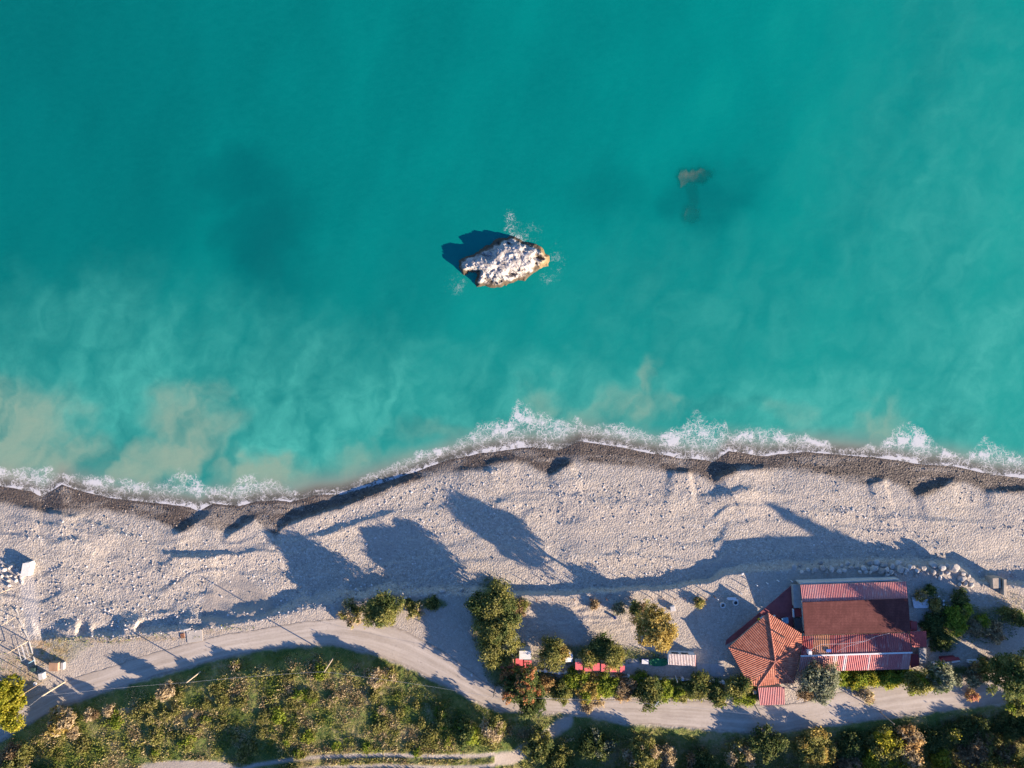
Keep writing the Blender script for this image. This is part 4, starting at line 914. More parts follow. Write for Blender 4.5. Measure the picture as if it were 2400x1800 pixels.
# ------------------------------------------------------------------ boulders and stones
import bmesh
def boulder_mesh(name, seed, mat):
    bm = bmesh.new(); bmesh.ops.create_icosphere(bm, subdivisions=3, radius=1.0); rs_ = np.random.RandomState(seed)
    planes = [(Vector(rs_.normal(size=3)).normalized(), rs_.uniform(.55, .9)) for _ in range(13)]
    for v in bm.verts:
        for n_, d in planes:
            t = v.co.dot(n_)
            if t > d: v.co -= n_ * (t - d) * .92
        v.co *= 1 + rs_.uniform(-.02, .02); v.co.z *= .8
    me = bpy.data.meshes.new(name); bm.to_mesh(me); bm.free(); me.materials.append(mat); return me
b = N('boulder_stone'); o = b.obj(); n1 = b.noise(o, 1.6, 5, .65); n2 = b.noise(o, 6, 4, .7); oi = b.n('ObjectInfo').outputs['Random']
c = b.ramp(b.math('ADD', b.math('MULTIPLY', n1, .6), b.math('MULTIPLY', oi, .4)), [(.25, (.26, .24, .22)), (.5, (.40, .37, .33)), (.75, (.54, .50, .46))])
M_STONE = b.done(b.bsdf(c, .93, .15, b.bump(n2, .5, .15)))
BM = [boulder_mesh('boulder', 200 + i, M_STONE) for i in range(6)]
rg_ = random.Random(11)
def boulder(u, v, r, label, group=None, name='boulder'):
    g = G(u, v); x, y, z = P(u, v, g + r * .45); o_ = link(name, BM[rg_.randrange(6)])
    o_.location = (x, y, g + r * .38); o_.scale = (r * rg_.uniform(.8, 1.25), r * rg_.uniform(.75, 1.15), r * rg_.uniform(.75, 1.1)); o_.rotation_euler = (rg_.uniform(-.3, .3), rg_.uniform(-.3, .3), rg_.uniform(0, 6.28))
    return tag(o_, label, 'boulder', group)
BL = [(780,105,17),(830,95,13),(845,150,13),(900,130,15),(960,130,16),(1025,115,20),(1005,75,15),(1100,130,17),(1165,145,17),(1190,95,14),(1240,75,18),(1270,110,16),(1215,140,15),(1320,105,17),(1380,115,21),(1430,75,24),(1490,75,21),(1475,120,24),(1530,145,22),(1560,90,23),(1580,135,19),(1630,100,22),(1620,150,16),(1680,75,21),(1700,125,24),(1735,160,17),(1750,130,15),(1650,170,13),(1580,180,15),(1810,110,15),(1840,140,15),(1870,110,17),(1900,120,18),(2055,110,22),(2110,100,15),(1980,155,18),(2050,160,20),(2110,160,15),(2180,130,15),(2040,200,16),(1830,180,13),(1780,105,14),(1345,150,13),(1400,150,14),(1440,150,13),(1060,150,12),(940,150,11),(1870,160,12),(1930,165,11),(2000,190,10)]
LB = 'pale grey boulder in the heaped row between the long red roofed building and the beach'
for x, y, r in BL: boulder(1650 + x / 3.687, 1300 + y / 3.687, r / 3.687 * K * 1.5, LB, 'boulders behind the building')
boulder(2188, 1325, 1.0, 'big sunlit upright boulder near the right end of the boulder row', 'boulders behind the building')
boulder(2237, 1334, 1.15, 'largest pale slab boulder at the right end of the boulder row', 'boulders behind the building')
for u, v, r in ((2255,1357,.9),(2262,1368,.7),(2270,1350,.6),(2275,1372,.8),(2250,1370,.6),(2268,1385,.6),(2258,1345,.6)): boulder(u, v, r, 'sandy broken boulder on the bank corner right of the boulder row', 'sandy bank boulders')
for u, v, r in ((1036,1385,.7),(1082,1382,.65),(942,1394,.6),(950,1402,.5)): boulder(u, v, r, 'lone pale stone slab on the shaded bank above the gravel lot', 'stones by the gravel lot')
for i in range(22):
    u, v = rg_.uniform(2, 52), rg_.uniform(1325, 1372); boulder(u, v, rg_.uniform(.28, .6), 'pale rubble stone in the shaded hollow beside the big white block', 'rubble by the white block')
def cast(n, pick, rmin, rmax, name, label, seed):
    """many small stones merged into one scatter"""
    rs_ = np.random.RandomState(seed); u, v = pick(rs_, n); n = len(u)
    ph = (1 + 5 ** .5) / 2; I = np.array([(-1,ph,0),(1,ph,0),(-1,-ph,0),(1,-ph,0),(0,-1,ph),(0,1,ph),(0,-1,-ph),(0,1,-ph),(ph,0,-1),(ph,0,1),(-ph,0,-1),(-ph,0,1)]) / math.hypot(1, ph)
    T = np.array([(0,11,5),(0,5,1),(0,1,7),(0,7,10),(0,10,11),(1,5,9),(5,11,4),(11,10,2),(10,7,6),(7,1,8),(3,9,4),(3,4,2),(3,2,6),(3,6,8),(3,8,9),(4,9,5),(2,4,11),(6,2,10),(8,6,7),(9,8,1)])
    r = rmin + (rmax - rmin) * rs_.rand(n) ** 2.6
    z = scarps(u, v, G0(u, v).copy()); s_ = 1 - z / H; ctr = np.stack([(u - 1200) * K * s_, (900 - v) * K * s_, z + r * .25], -1)
    sc = r[:, None] * np.stack([rs_.uniform(.8, 1.3, n), rs_.uniform(.7, 1.1, n), rs_.uniform(.35, .6, n)], -1)
    an = rs_.rand(n) * 6.28; V = I[None] * sc[:, None] * (1 + (rs_.rand(n, 12, 1) - .5) * .3)
    x = V[..., 0] * np.cos(an)[:, None] - V[..., 1] * np.sin(an)[:, None]; y = V[..., 0] * np.sin(an)[:, None] + V[..., 1] * np.cos(an)[:, None]
    V = np.stack([x, y, V[..., 2]], -1) + ctr[:, None]
    F = (T[None] + (np.arange(n) * 12)[:, None, None]).reshape(-1, 3)
    b = N(name + '_stone'); c = b.ramp(b.attr('rnd'), [(0, (.22, .20, .18)), (.5, (.40, .365, .33)), (.85, (.52, .48, .44)), (1, (.66, .63, .60))])
    o_ = link(name, np_mesh(name, V.reshape(-1, 3), F, [b.done(b.bsdf(c, .92, .15))], fattrs=dict(rnd=np.repeat(rs_.rand(n), 20)))); return tag(o_, label, 'stones', kind='stuff')
def pick_beach(rs_, n):
    u = rs_.uniform(-60, 2460, n * 4); v = rs_.uniform(1060, 1500, n * 4)
    co = sm(.42, .62, fbm(u / 150 + 3, v / 40, 21, 3)); co = np.maximum(co * .8, sm(1280, 1330, v) * (1 - sm(640, 800, u)))
    bank = (v > V_BANK(u) - 46) & (v < V_BANK(u) + 4) & ((u < 980) | (u > 2290)) & (u > 100)
    mk = in_poly(u, v, [(560,1345),(640,1400),(640,1440),(470,1470),(480,1390)]); rp, _, _ = seg_dist(u, v, [(62,1360),(74,1440),(80,1500)])
    p = np.where(bank, 1.8, .06 + .5 * co) * np.where(mk | (rp < 20), .12, 1)
    k = (v > V_WET(u) + 12) & (v < V_BANK(u) + 6) & (rs_.rand(n * 4) < p); return u[k][:n], v[k][:n]
cast(6500, pick_beach, .07, .26, 'beach_stones', 'scattered pale stones over the dry shingle and the stony bank', 3)
def pick_wet(rs_, n):
    u = rs_.uniform(-60, 2460, n * 3); v = rs_.uniform(1040, 1250, n * 3); k = (v > V_SHORE(u) + 8) & (v < V_WET(u)); return u[k][:n], v[k][:n]
o_ = cast(1500, pick_wet, .10, .20, 'wet_pebbles', 'wet dark pebbles along the water edge', 4)
bb = N('wet_pebble'); o_.data.materials[0] = bb.done(bb.bsdf(bb.ramp(bb.attr('rnd'), [(0, (.03, .025, .02)), (.6, (.12, .10, .08)), (.9, (.22, .17, .13)), (1, (.45, .40, .34))]), .5, .3))

# ------------------------------------------------------------------ vegetation
PAL = dict(
    olive=[(.066,.080,.022),(.150,.158,.042),(.245,.23,.066),(.34,.31,.12)],
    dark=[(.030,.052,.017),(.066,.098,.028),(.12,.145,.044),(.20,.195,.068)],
    lime=[(.07,.11,.012),(.16,.22,.024),(.26,.30,.040),(.36,.35,.07)],
    pine=[(.085,.10,.010),(.19,.20,.018),(.30,.28,.03),(.40,.34,.05)],
    gold=[(.17,.125,.028),(.29,.215,.055),(.39,.30,.09),(.48,.39,.15)],
    tan=[(.17,.13,.075),(.30,.235,.135),(.42,.335,.20),(.52,.43,.29)],
    grey=[(.075,.095,.060),(.155,.175,.11),(.24,.25,.16),(.33,.32,.23)],
    orange=[(.18,.11,.040),(.30,.19,.075),(.41,.28,.12),(.50,.36,.18)],
    seed=[(.20,.085,.03),(.36,.17,.065),(.48,.25,.11),(.56,.33,.17)],
    brown=[(.085,.060,.034),(.18,.125,.065),(.28,.20,.11),(.36,.27,.16)],
    red=[(.28,.10,.05),(.42,.18,.11),(.52,.26,.17),(.56,.32,.22)],
    hill=[(.095,.110,.030),(.19,.185,.052),(.28,.25,.09),(.37,.32,.15)],
)
LM = {}
for k_, cs in PAL.items():
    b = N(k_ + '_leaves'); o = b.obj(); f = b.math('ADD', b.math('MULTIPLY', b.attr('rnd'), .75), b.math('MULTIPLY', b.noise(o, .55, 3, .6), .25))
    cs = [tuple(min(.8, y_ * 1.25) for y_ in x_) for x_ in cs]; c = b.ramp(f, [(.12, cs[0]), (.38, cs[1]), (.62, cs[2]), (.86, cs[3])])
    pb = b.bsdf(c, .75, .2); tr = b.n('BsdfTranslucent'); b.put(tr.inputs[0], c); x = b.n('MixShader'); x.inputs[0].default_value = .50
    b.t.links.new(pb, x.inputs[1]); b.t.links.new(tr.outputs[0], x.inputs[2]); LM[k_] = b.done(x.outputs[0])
M_BARK = plain('bark', (.13, .095, .065), .95, .4, 3)

def leaves(rs_, lobes, n, size, aspect=1.5, per=22, spread=.36, up=.25):
    """clumps of small leaf faces over lobes (n,6: centre, radii); returns verts, quads, per-face value"""
    L = np.asarray(lobes, float); ar = L[:, 3] * L[:, 4] + L[:, 4] * L[:, 5]; pr = ar / ar.sum(); nc = max(8, n // per)
    li = rs_.choice(len(L), nc, p=pr); d = rs_.normal(size=(nc, 3)); d[:, 2] = np.where(d[:, 2] < 0, d[:, 2] * .55, d[:, 2]) + up; d /= np.linalg.norm(d, axis=1)[:, None]
    f = 1 - .42 * rs_.rand(nc) ** 2.2 + .16 * (rs_.rand(nc) > .8) * rs_.rand(nc)
    cc = L[li, :3] + d * L[li, 3:] * f[:, None]
    ci = rs_.randint(0, nc, n); cr = rs_.rand(nc)
    pos = cc[ci] + rs_.normal(size=(n, 3)) * spread * np.array([1, 1, .7]); nr = d[ci] * .9 + rs_.normal(size=(n, 3)) * .75; nr /= np.linalg.norm(nr, axis=1)[:, None]
    t = np.cross(nr, rs_.normal(size=(n, 3))); t /= np.linalg.norm(t, axis=1)[:, None] + 1e-9; q = np.cross(nr, t); s_ = size * rs_.uniform(.6, 1.35, n)[:, None]
    a = t * s_ * aspect * .5; c_ = q * s_ * .5
    V = np.stack([pos - a, pos + c_ * .9 + a * .1, pos + a, pos - c_ * .9 + a * .1], 1).reshape(-1, 3)
    return V, np.arange(n * 4).reshape(-1, 4), np.clip(cr[ci] * .62 + rs_.rand(n) * .38, 0, 1)

def make_lobes(rs_, R, ht, z0, n, flat=.8, sq=(1, 1)):
    """a loose crown of round masses, radius R, from z0 up to z0 + ht"""
    L = [(0, 0, z0 + ht * .45, R * .58 * sq[0], R * .58 * sq[1], ht * .42)]
    for i in range(n):
        a = 6.283 * (i + rs_.rand() * .8) / n; r = R * rs_.uniform(.42, .84); k = rs_.uniform(.20, .42) * R
        L.append((r * math.cos(a) * sq[0], r * math.sin(a) * sq[1], z0 + ht * rs_.uniform(.22, .72), k, k, min(k * flat, ht * .35)))
    for i in range(max(2, n // 3)):
        a = 6.283 * rs_.rand(); r = R * rs_.uniform(.0, .38); k = rs_.uniform(.28, .42) * R
        L.append((r * math.cos(a) * sq[0], r * math.sin(a) * sq[1], z0 + ht * rs_.uniform(.66, .84), k, k, min(k * flat, ht * .2)))
    return L
def ground_of(uc, vc, zc_above):
    """pixel of the foot of something whose middle, zc_above over its foot, shows at (uc, vc)"""
    u, v = uc, vc
    for _ in range(4):
        g = G(u, v); zc = g + zc_above; k_ = (1 - zc / H) / (1 - g / H); u, v = 1200 + (uc - 1200) * k_, 900 + (vc - 900) * k_
    return u, v, g
SEED = [1000]
def tree(name, uc, vc, rpx, h, kind, label, cat='tree', group=None, sq=(1, 1), trunk=.22, leaf=.29, dens=1.0, nl=9, aspect=1.5, spread=.36, crown_from=.25, second=None, heads=None, per=22, cone=False):
    SEED[0] += 7; rs_ = np.random.RandomState(SEED[0]); u, v, g = ground_of(uc, vc, h * .62); x, y, z = P(u, v, g); R_ = rpx * K * (1 - (g + h * .6) / H)
    t = thing(name, (x, y, g), label, cat, group)
    L = make_lobes(rs_, R_, h * (1 - crown_from), h * crown_from, nl, .85, sq)
    if cone: L = [(0, 0, h * f, R_ * min(1, (1.03 - f) * 1.6), R_ * min(1, (1.03 - f) * 1.6), h * .08) for f in np.linspace(crown_from, .97, 14)]
    n_ = int(np.clip(430 * R_ * R_ * dens * (.55 + .45 * h / max(R_ * 1.6, .1)), 400, 14000))
    V, F, rn_ = leaves(rs_, L, n_, leaf, aspect, per, spread)
    V[:, 2] = np.maximum(V[:, 2], .02)
    mats = [LM[kind]]; fm = None
    if second: mats.append(LM[second[0]]); cl = fbm(V[::4, 0] / (R_ * .6) + 5, V[::4, 1] / (R_ * .6) + SEED[0], 7, 2); fm = (cl < second[1]).astype(int)
    link('crown', np_mesh('crown', V, F, mats, fattrs=dict(rnd=rn_), face_mat=fm), t)
    mb = MB(); tr = trunk * (h / 6) ** .7; lean = rs_.uniform(-.25, .25, 2); top = Vector((x + lean[0], y + lean[1], g + h * .55))
    mid_ = Vector((x + lean[0] * .3, y + lean[1] * .4, g + h * .28)); mb.beam((x, y, g - .3), mid_, tr * 1.15, 8, tr * .85).beam(mid_, top, tr * .85, 8, tr * .4)
    for l in L[1:min(len(L), 10)]: mb.beam(mid_.lerp(top, rs_.uniform(.1, .9)), (x + l[0] * .9, y + l[1] * .9, g + l[2]), tr * .38, 5, tr * .12)
    mb.build('trunk', M_BARK, t)
    if heads:
        k_, m_ = heads; VV, FF, RR = [], [], []; nb_ = 0
        for i in range(m_):
            l = L[rs_.randint(len(L))]; d = rs_.normal(size=3); d[2] = abs(d[2]) + .3; d /= np.linalg.norm(d); c0_ = np.array(l[:3]) + d * np.array(l[3:]) * 1.05
            a, f_, r_ = leaves(rs_, [(c0_[0], c0_[1], c0_[2], .42, .42, .36)], 60, .26, 1.3, 3, .08); VV.append(a); FF.append(f_ + nb_); RR.append(r_); nb_ += len(a)
        hd = link('seed_heads', np_mesh('seed_heads', np.concatenate(VV), np.concatenate(FF), [LM[k_]], fattrs=dict(rnd=np.concatenate(RR))), t); hd['kind'] = 'stuff'
    return t
def shrub(uc, vc, rpx, h, kind, label, group=None, name='shrub', cat='shrub', leaf=.24, dens=1.0, sq=(1, 1), aspect=1.6, spread=.26, nl=6, second=None):
    SEED[0] += 7; rs_ = np.random.RandomState(SEED[0]); u, v, g = ground_of(uc, vc, h * .5); x, y, z = P(u, v, g); R_ = rpx * K * (1 - (g + h * .5) / H)
    L = make_lobes(rs_, R_, h, -.05, nl, .9, sq); n_ = int(np.clip(470 * R_ * R_ * dens, 200, 7000))
    V, F, rn_ = leaves(rs_, L, n_, leaf, aspect, 14, spread); V[:, 2] = np.maximum(V[:, 2], .0)
    mb = MB()
    for l in L[1:6]: mb.beam((0, 0, -.15), (l[0], l[1], l[2]), .05, 5, .02)
    nb_ = len(V); SV_ = np.array(mb.v); SF = [f for f in mb.f if len(f) == 4]
    V = np.concatenate([V, SV_]); F = np.concatenate([F, np.array(SF) + nb_]); rn_ = np.concatenate([rn_, np.zeros(len(SF))])
    mats = [LM[kind], M_BARK]; fm = np.concatenate([np.zeros(n_, int), np.ones(len(SF), int)])
    if second: mats.append(LM[second[0]]); cl = fbm(V[0:n_*4:4, 0] / (R_ * .6) + 5, V[0:n_*4:4, 1] / (R_ * .6) + SEED[0], 7, 2); fm[:n_] = np.where(cl < second[1], 2, 0)
    o_ = link(name, np_mesh(name, V, F, mats, fattrs=dict(rnd=rn_), face_mat=fm)); o_.location = (x, y, g); return tag(o_, label, cat, group)

# road side, left to right
tree('pine_tree', 12, 1648, 56, 8.5, 'pine', 'dense bright yellow green pine crown cut by the left edge', sq=(.9, 1.15), leaf=.34, dens=1.3, nl=13, spread=.30)
shrub(820, 1440, 30, 2.2, 'tan', 'sparse straw coloured bush on the road edge left of the olive bush', dens=.35, aspect=3.0, leaf=.30, second=('olive', .45))
tree('olive_tree', 893, 1434, 46, 5.6, 'olive', 'solitary round olive green tree on the bank above the bend', dens=1.3, second=('dark', .38), crown_from=.08)
shrub(972, 1430, 24, 2.0, 'tan', 'sparse pale bush right of the solitary olive tree', dens=.35, aspect=3.0, leaf=.30, second=('olive', .5))
shrub(1012, 1414, 17, 1.3, 'dark', 'dark green bush on the bank at the top of the gravel lot', second=('olive', .4))
tree('tall_evergreen', 1168, 1420, 48, 6.2, 'olive', 'topmost tall evergreen of the column beside the gravel lot', group='tall evergreens by the gravel lot', dens=1.35, second=('dark', .42), spread=.40)
tree('tall_evergreen', 1170, 1472, 50, 6.5, 'olive', 'middle tall evergreen of the column beside the gravel lot', group='tall evergreens by the gravel lot', dens=1.35, second=('dark', .40), spread=.40)
tree('tall_evergreen', 1165, 1518, 44, 6.0, 'olive', 'lowest tall evergreen of the column, just left of the striped red cabin', group='tall evergreens by the gravel lot', dens=1.3, second=('lime', .36), spread=.40)
tree('grey_olive_tree', 1194, 1508, 30, 5.6, 'grey', 'silvery olive tree pressed against the tall evergreens above the striped cabin', dens=1.4, second=('olive', .45))
tree('dark_tree', 1122, 1418, 28, 6.0, 'dark', 'dark shaded tree on the beach side of the tall evergreens', dens=1.2)
shrub(1215, 1424, 26, 1.6, 'brown', 'rusty brown bush on the gravel right of the tall evergreens', second=('olive', .45), dens=.9)
tree('olive_tree', 1298, 1536, 33, 5.0, 'olive', 'bushy olive tree in front of the white canopy', dens=1.5, second=('gold', .36), crown_from=.12)
tree('small_olive_tree', 1383, 1538, 22, 3.8, 'olive', 'small olive tree over the red cabins', dens=1.5, second=('gold', .3), crown_from=.2)
tree('olive_tree', 1438, 1541, 34, 5.0, 'olive', 'larger bushy olive tree over the right end of the red cabin row', dens=1.5, second=('gold', .36), sq=(.8, 1.1), crown_from=.15)
tree('dark_tree', 1410, 1517, 30, 4.2, 'dark', 'dark shaded tree behind the two olives over the cabins', dens=1.2)
tree('yellow_tree', 1537, 1468, 58, 11.4, 'gold', 'golden yellow autumn tree alone on the gravel yard', sq=(.82, 1.0), dens=.8, nl=12, leaf=.30, spread=.30, crown_from=.42, trunk=.2)
shrub(1502, 1430, 30, 3.6, 'olive', 'dull olive bush beneath the upper left of the yellow tree', second=('brown', .4), sq=(1.1, .8))
shrub(1450, 1427, 15, 1.6, 'grey', 'small round grey green shrub on the gravel left of the yellow tree')
shrub(1394, 1415, 12, .8, 'tan', 'low dry tuft on the gravel between the rusty posts', second=('brown', .5))
shrub(1638, 1413, 13, 1.1, 'gold', 'low yellowish tuft at the edge of the building shade', second=('olive', .5))
tree('seed_tree', 1222, 1606, 46, 6.8, 'dark', 'dark tree covered in round orange brown seed heads beside the road', dens=1.0, heads=('seed', 84))
tree('feathery_tree', 1246, 1646, 36, 4.2, 'dark', 'dark feathery green tree hanging over the road below the orange seed heads', dens=1.2, aspect=2.2)
shrub(1282, 1602, 22, 2.6, 'gold', 'orange gold bush right of the seed head tree', second=('orange', .5))
# hedge in front of the fence
HG = 'bushes between the fence and the road'
for u, v, r, h, kd, lb, sc_ in [
    (1314,1620,24,2.8,'olive','dark olive bush at the left end of the fence hedge',('dark',.5)),
    (1344,1596,22,2.2,'lime','bright green bush under the left half of the fence',('olive',.4)),
    (1372,1606,26,2.4,'gold','yellow gold bush in the middle of the fence hedge',('lime',.5)),
    (1395,1600,18,2.0,'lime','yellowish bush between the gold and the vivid green hedge bushes',('gold',.5)),
    (1425,1608,25,2.4,'lime','vivid green round bush in the fence hedge',('olive',.3)),
    (1385,1636,26,1.0,'tan','dry straw bush spilling onto the road below the gold hedge bush',('gold',.4)),
    (1460,1606,24,2.4,'brown','bare purple brown bush right of the vivid green hedge bush',('tan',.4)),
    (1462,1628,18,1.0,'orange','dry orange grass clump at the road edge below the bare brown bush',('tan',.5)),
    (1492,1598,24,1.6,'lime','low green bush under the right half of the fence',('dark',.5)),
    (1562,1612,30,2.0,'lime','spreading lime green bush right of the hanging olive tree',('olive',.5)),
    (1600,1622,24,1.8,'olive','low olive bush along the road below the slim white pole',('lime',.45)),
    (1736,1628,22,1.6,'lime','leafy lime bush left of the striped porch',('dark',.4)),
    (1757,1636,16,1.2,'lime','small lime bush against the striped porch wall',('olive',.4))]:
    shrub(u, v, r * 1.2, h, kd, lb, HG, second=sc_)
tree('hanging_olive', 1524, 1628, 34, 3.2, 'olive', 'olive tree hanging over the road edge below the striped kiosk', dens=1.2, second=('dark', .5), sq=(.85, 1.1))
tree('dark_olive_tree', 1636, 1606, 32, 2.8, 'dark', 'dark olive tree behind the fence gap left of the paved path', dens=1.3, second=('olive', .48))
tree('dark_olive_tree', 1680, 1628, 28, 2.8, 'dark', 'dark olive tree next to the paved path by the road', dens=1.3, second=('olive', .4), sq=(.85, 1.15))
tree('olive_tree', 1733, 1606, 26, 3.2, 'olive', 'olive tree in the corner left of the tiled pavilion', dens=1.3, second=('dark', .45))
tree('grey_olive_tree', 1920, 1602, 50, 5.2, 'grey', 'wide greyish brown tree right of the tiled pavilion by the road', dens=1.25, second=('brown', .42), aspect=2.0, crown_from=.12)
for u, v, r, h, lb in [(1968,1590,24,2.2,'leftmost bright lime bush under the long red roof'),(2006,1594,26,2.3,'bright lime bush below the middle of the long red roof'),(2044,1588,22,1.9,'small bright lime bush in the hedge along the long roof'),(2084,1592,26,2.3,'bright lime bush right of the small hedge bush'),(2118,1584,22,2.0,'rightmost bright lime bush under the long red roof')]:
    shrub(u, v, r, h, 'lime', lb, 'lime green hedge bushes', dens=1.2, second=('pine', .42))
shrub(2032, 1630, 18, 2.4, 'tan', 'thin bare sapling at the road edge below the lime hedge', dens=.3, aspect=3.4, leaf=.28, second=('olive', .4))
tree('olive_tree', 2158, 1604, 30, 5.6, 'olive', 'olive tree drooping over the road right of the lime hedge', dens=1.3, second=('lime', .36), crown_from=.1)
tree('grey_olive_tree', 2206, 1588, 36, 7.6, 'grey', 'blue grey leaved tree over the road right of the drooping olive', dens=1.2, aspect=2.4, second=('dark', .45), crown_from=.1)
shrub(2243, 1592, 18, 2.6, 'grey', 'upright pale grey green bush beside the blue grey tree', second=('olive', .4))
shrub(2285, 1592, 22, 2.6, 'grey', 'pale feathery grey bush in front of the broken white wall', second=('brown', .35), aspect=2.4)
shrub(2278, 1630, 17, 2.2, 'red', 'sparse reddish leaved bush hanging over the road', dens=.55, second=('orange', .5))
shrub(2302, 1560, 26, 2.2, 'olive', 'mixed olive and rust bush below the white wall end', second=('orange', .40))
tree('big_evergreen', 2372, 1578, 62, 12.5, 'dark', 'largest dark green tree at the right edge over the road', dens=1.2, second=('olive', .42), nl=12)
tree('dark_tree', 2392, 1636, 40, 6.0, 'olive', 'green tree cut by the right edge where the road leaves the picture', dens=1.2, second=('lime', .40))
# right of the long building
for u, v, r, h, kd, lb, sc_ in [
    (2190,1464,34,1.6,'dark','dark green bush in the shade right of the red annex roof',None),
    (2208,1500,32,1.5,'dark','dark green bush below the white sack in the shade',None),
    (2240,1452,32,2.6,'lime','sunlit yellow green bush above the dark bushes right of the annex',('lime',.4)),
    (2258,1432,24,2.4,'lime','small bright green bush on the slope right of the rubble heap',('olive',.5)),
    (2160,1397,15,1.4,'gold','dry yellow bush at the corner of the upper red roof',('tan',.4)),
    (2192,1418,17,1.5,'gold','dry yellow bush left of the rubble heap',('olive',.4)),
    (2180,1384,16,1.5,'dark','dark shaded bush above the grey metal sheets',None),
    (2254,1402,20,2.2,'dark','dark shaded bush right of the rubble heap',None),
    (2304,1454,18,1.5,'lime','low green bush in the dry grass slope at the right',('olive',.5)),
    (2290,1474,24,1.2,'tan','low straw coloured bush on the dry slope at the right',('olive',.35)),
    (2330,1480,26,1.2,'tan','wide straw coloured bush on the dry slope near the right edge',('brown',.4)),
    (2356,1436,18,1.2,'olive','small olive bush on the sandy slope below the broken stub',('tan',.4)),
    (2392,1452,22,2.4,'dark','dark bush at the right edge on the slope',('olive',.4))]:
    shrub(u, v, r, h, kd, lb, second=sc_)
# wooded bottom edge
WG = 'trees along the lower edge'
for nm, u, v, r, h, kd, lb, sc_, sq in [
    ('olive_tree',1262,1748,38,3.2,'olive','olive tree in the gully right of the grey path',('dark',.5),(1,1)),
    ('olive_tree',1312,1790,36,3.6,'dark','dark green tree at the lower edge right of the gully',('olive',.5),(1,1)),
    ('tan_tree',1502,1772,48,5.0,'tan','tall dusty tan tree at the lower edge right of the gully trees',('olive',.55),(.85,1.1)),
    ('bare_tree',1563,1778,22,3.6,'tan','small bare whitish tree right of the dusty tan tree',None,(1,1)),
    ('olive_tree',1735,1776,34,3.4,'olive','olive tan tree at the lower edge below the tiled pavilion',('tan',.5),(1,1)),
    ('yellow_olive_tree',1908,1765,48,4.0,'olive','wide yellow olive tree at the lower edge below the grey road tree',('gold',.48),(1.05,1)),
    ('yellow_green_tree',2068,1762,52,4.3,'pine','large bright yellow green tree at the lower edge',('olive',.45),(1,1.05)),
    ('orange_tree',2134,1742,38,3.9,'tan','orange brown tree pressed against the large yellow green one',('orange',.5),(.85,1.2)),
    ('small_tree',2234,1720,11,3.2,'pine','tiny round yellow green treetop alone in the dark shade',('olive',.5),(1,1)),
    ('olive_tree',2208,1778,26,3.6,'pine','narrow yellow green tree at the lower edge right of the orange brown one',('olive',.5),(.8,1.2)),
    ('brown_olive_tree',2292,1762,44,4.0,'brown','broad olive brown tree at the lower right',('olive',.5),(1,1)),
    ('brown_olive_tree',2352,1768,34,3.6,'olive','olive tree near the lower right corner',('brown',.45),(1,1)),
    ('small_tree',2310,1728,15,3.4,'brown','small brown treetop above the broad olive brown tree',('olive',.4),(1,1)),
    ('small_tree',2363,1729,11,3.2,'olive','tiny olive treetop near the right edge in the shade',None,(1,1)),
    ('olive_tree',1640,1790,40,3.2,'dark','dark shaded tree at the lower edge between the bare and the olive tan trees',('brown',.4),(1,1)),
    ('dark_tree',1400,1745,46,2.9,'dark','dark shaded tree on the slope right of the gully',('grey',.35),(1.2,.8)),
    ('dark_tree',1800,1742,40,3.0,'dark','dark shaded tree left of the wide yellow olive one',None,(1.2,.9)),
    ('dark_tree',2000,1752,34,3.0,'dark','dark shaded tree between the wide yellow olive and the bright yellow green ones',None,(1,1)),
    ('dark_tree',1980,1790,30,3.4,'brown','brownish shaded tree at the lower edge in the dark gap',('dark',.5),(1,1)),
    ('dark_tree',2180,1740,34,2.9,'dark','dark shaded tree right of the orange brown tree',None,(1,1)),
    ('dark_tree',2270,1712,40,2.4,'dark','dark shaded tree below the road at the right',None,(1.4,.8)),
    ('dark_tree',2380,1700,40,2.6,'dark','dark shaded tree at the right edge below the road',None,(1.2,.8))]:
    tree(nm, u, v, r, h, kd, lb, group=WG, second=sc_, sq=sq, dens=1.15 if kd != 'dark' else .9, crown_from=.15, aspect=3.0 if nm == 'bare_tree' else 1.6)
# the hillside left of the gully
shrub(140, 1692, 32, 3.6, 'tan', 'tall pale feathery shrub on the green slope at the left', second=('gold', .42), aspect=2.6, leaf=.42)
shrub(254, 1665, 14, 1.5, 'tan', 'tiny pale shrub right of the tall feathery one', aspect=2.4)
shrub(212, 1676, 15, 1.3, 'brown', 'small reddish brown shrub between the two pale shrubs', second=('tan', .5))
shrub(388, 1620, 20, 2.4, 'tan', 'leafless straw shrub on the shaded bank under the wire', dens=.8, aspect=3.2, leaf=.34)
shrub(170, 1716, 16, 1.4, 'tan', 'low tan shrub just below the tall feathery one', aspect=2.2)
tree('brown_tree', 32, 1782, 44, 6.0, 'olive', 'brown green tree in the lower left corner', second=('brown', .5), dens=1.2, crown_from=.1)
shrub(550, 1560, 12, 1.2, 'olive', 'small shrub beside the wire on the shaded bank left of the bend', second=('tan', .5))
shrub(880, 1590, 26, 2.4, 'tan', 'pale tangled shrub on the hillside below the bend', second=('olive', .4), aspect=2.8)
shrub(915, 1582, 18, 1.8, 'tan', 'smaller pale shrub right of the tangled one below the bend', second=('olive', .5), aspect=2.6)
tree('olive_tree', 1155, 1710, 32, 4.0, 'olive', 'pale olive tree on the hillside left of the grey path', second=('tan', .42), dens=1.2, crown_from=.08)
tree('olive_tree', 1094, 1726, 30, 3.4, 'dark', 'dark green tree on the hillside left of the pale olive tree', second=('lime', .36), crown_from=.08)
shrub(1042, 1690, 22, 2.0, 'olive', 'olive shrub on the hillside near the road end', second=('lime', .4))
rs0 = np.random.RandomState(77); pts_ = []
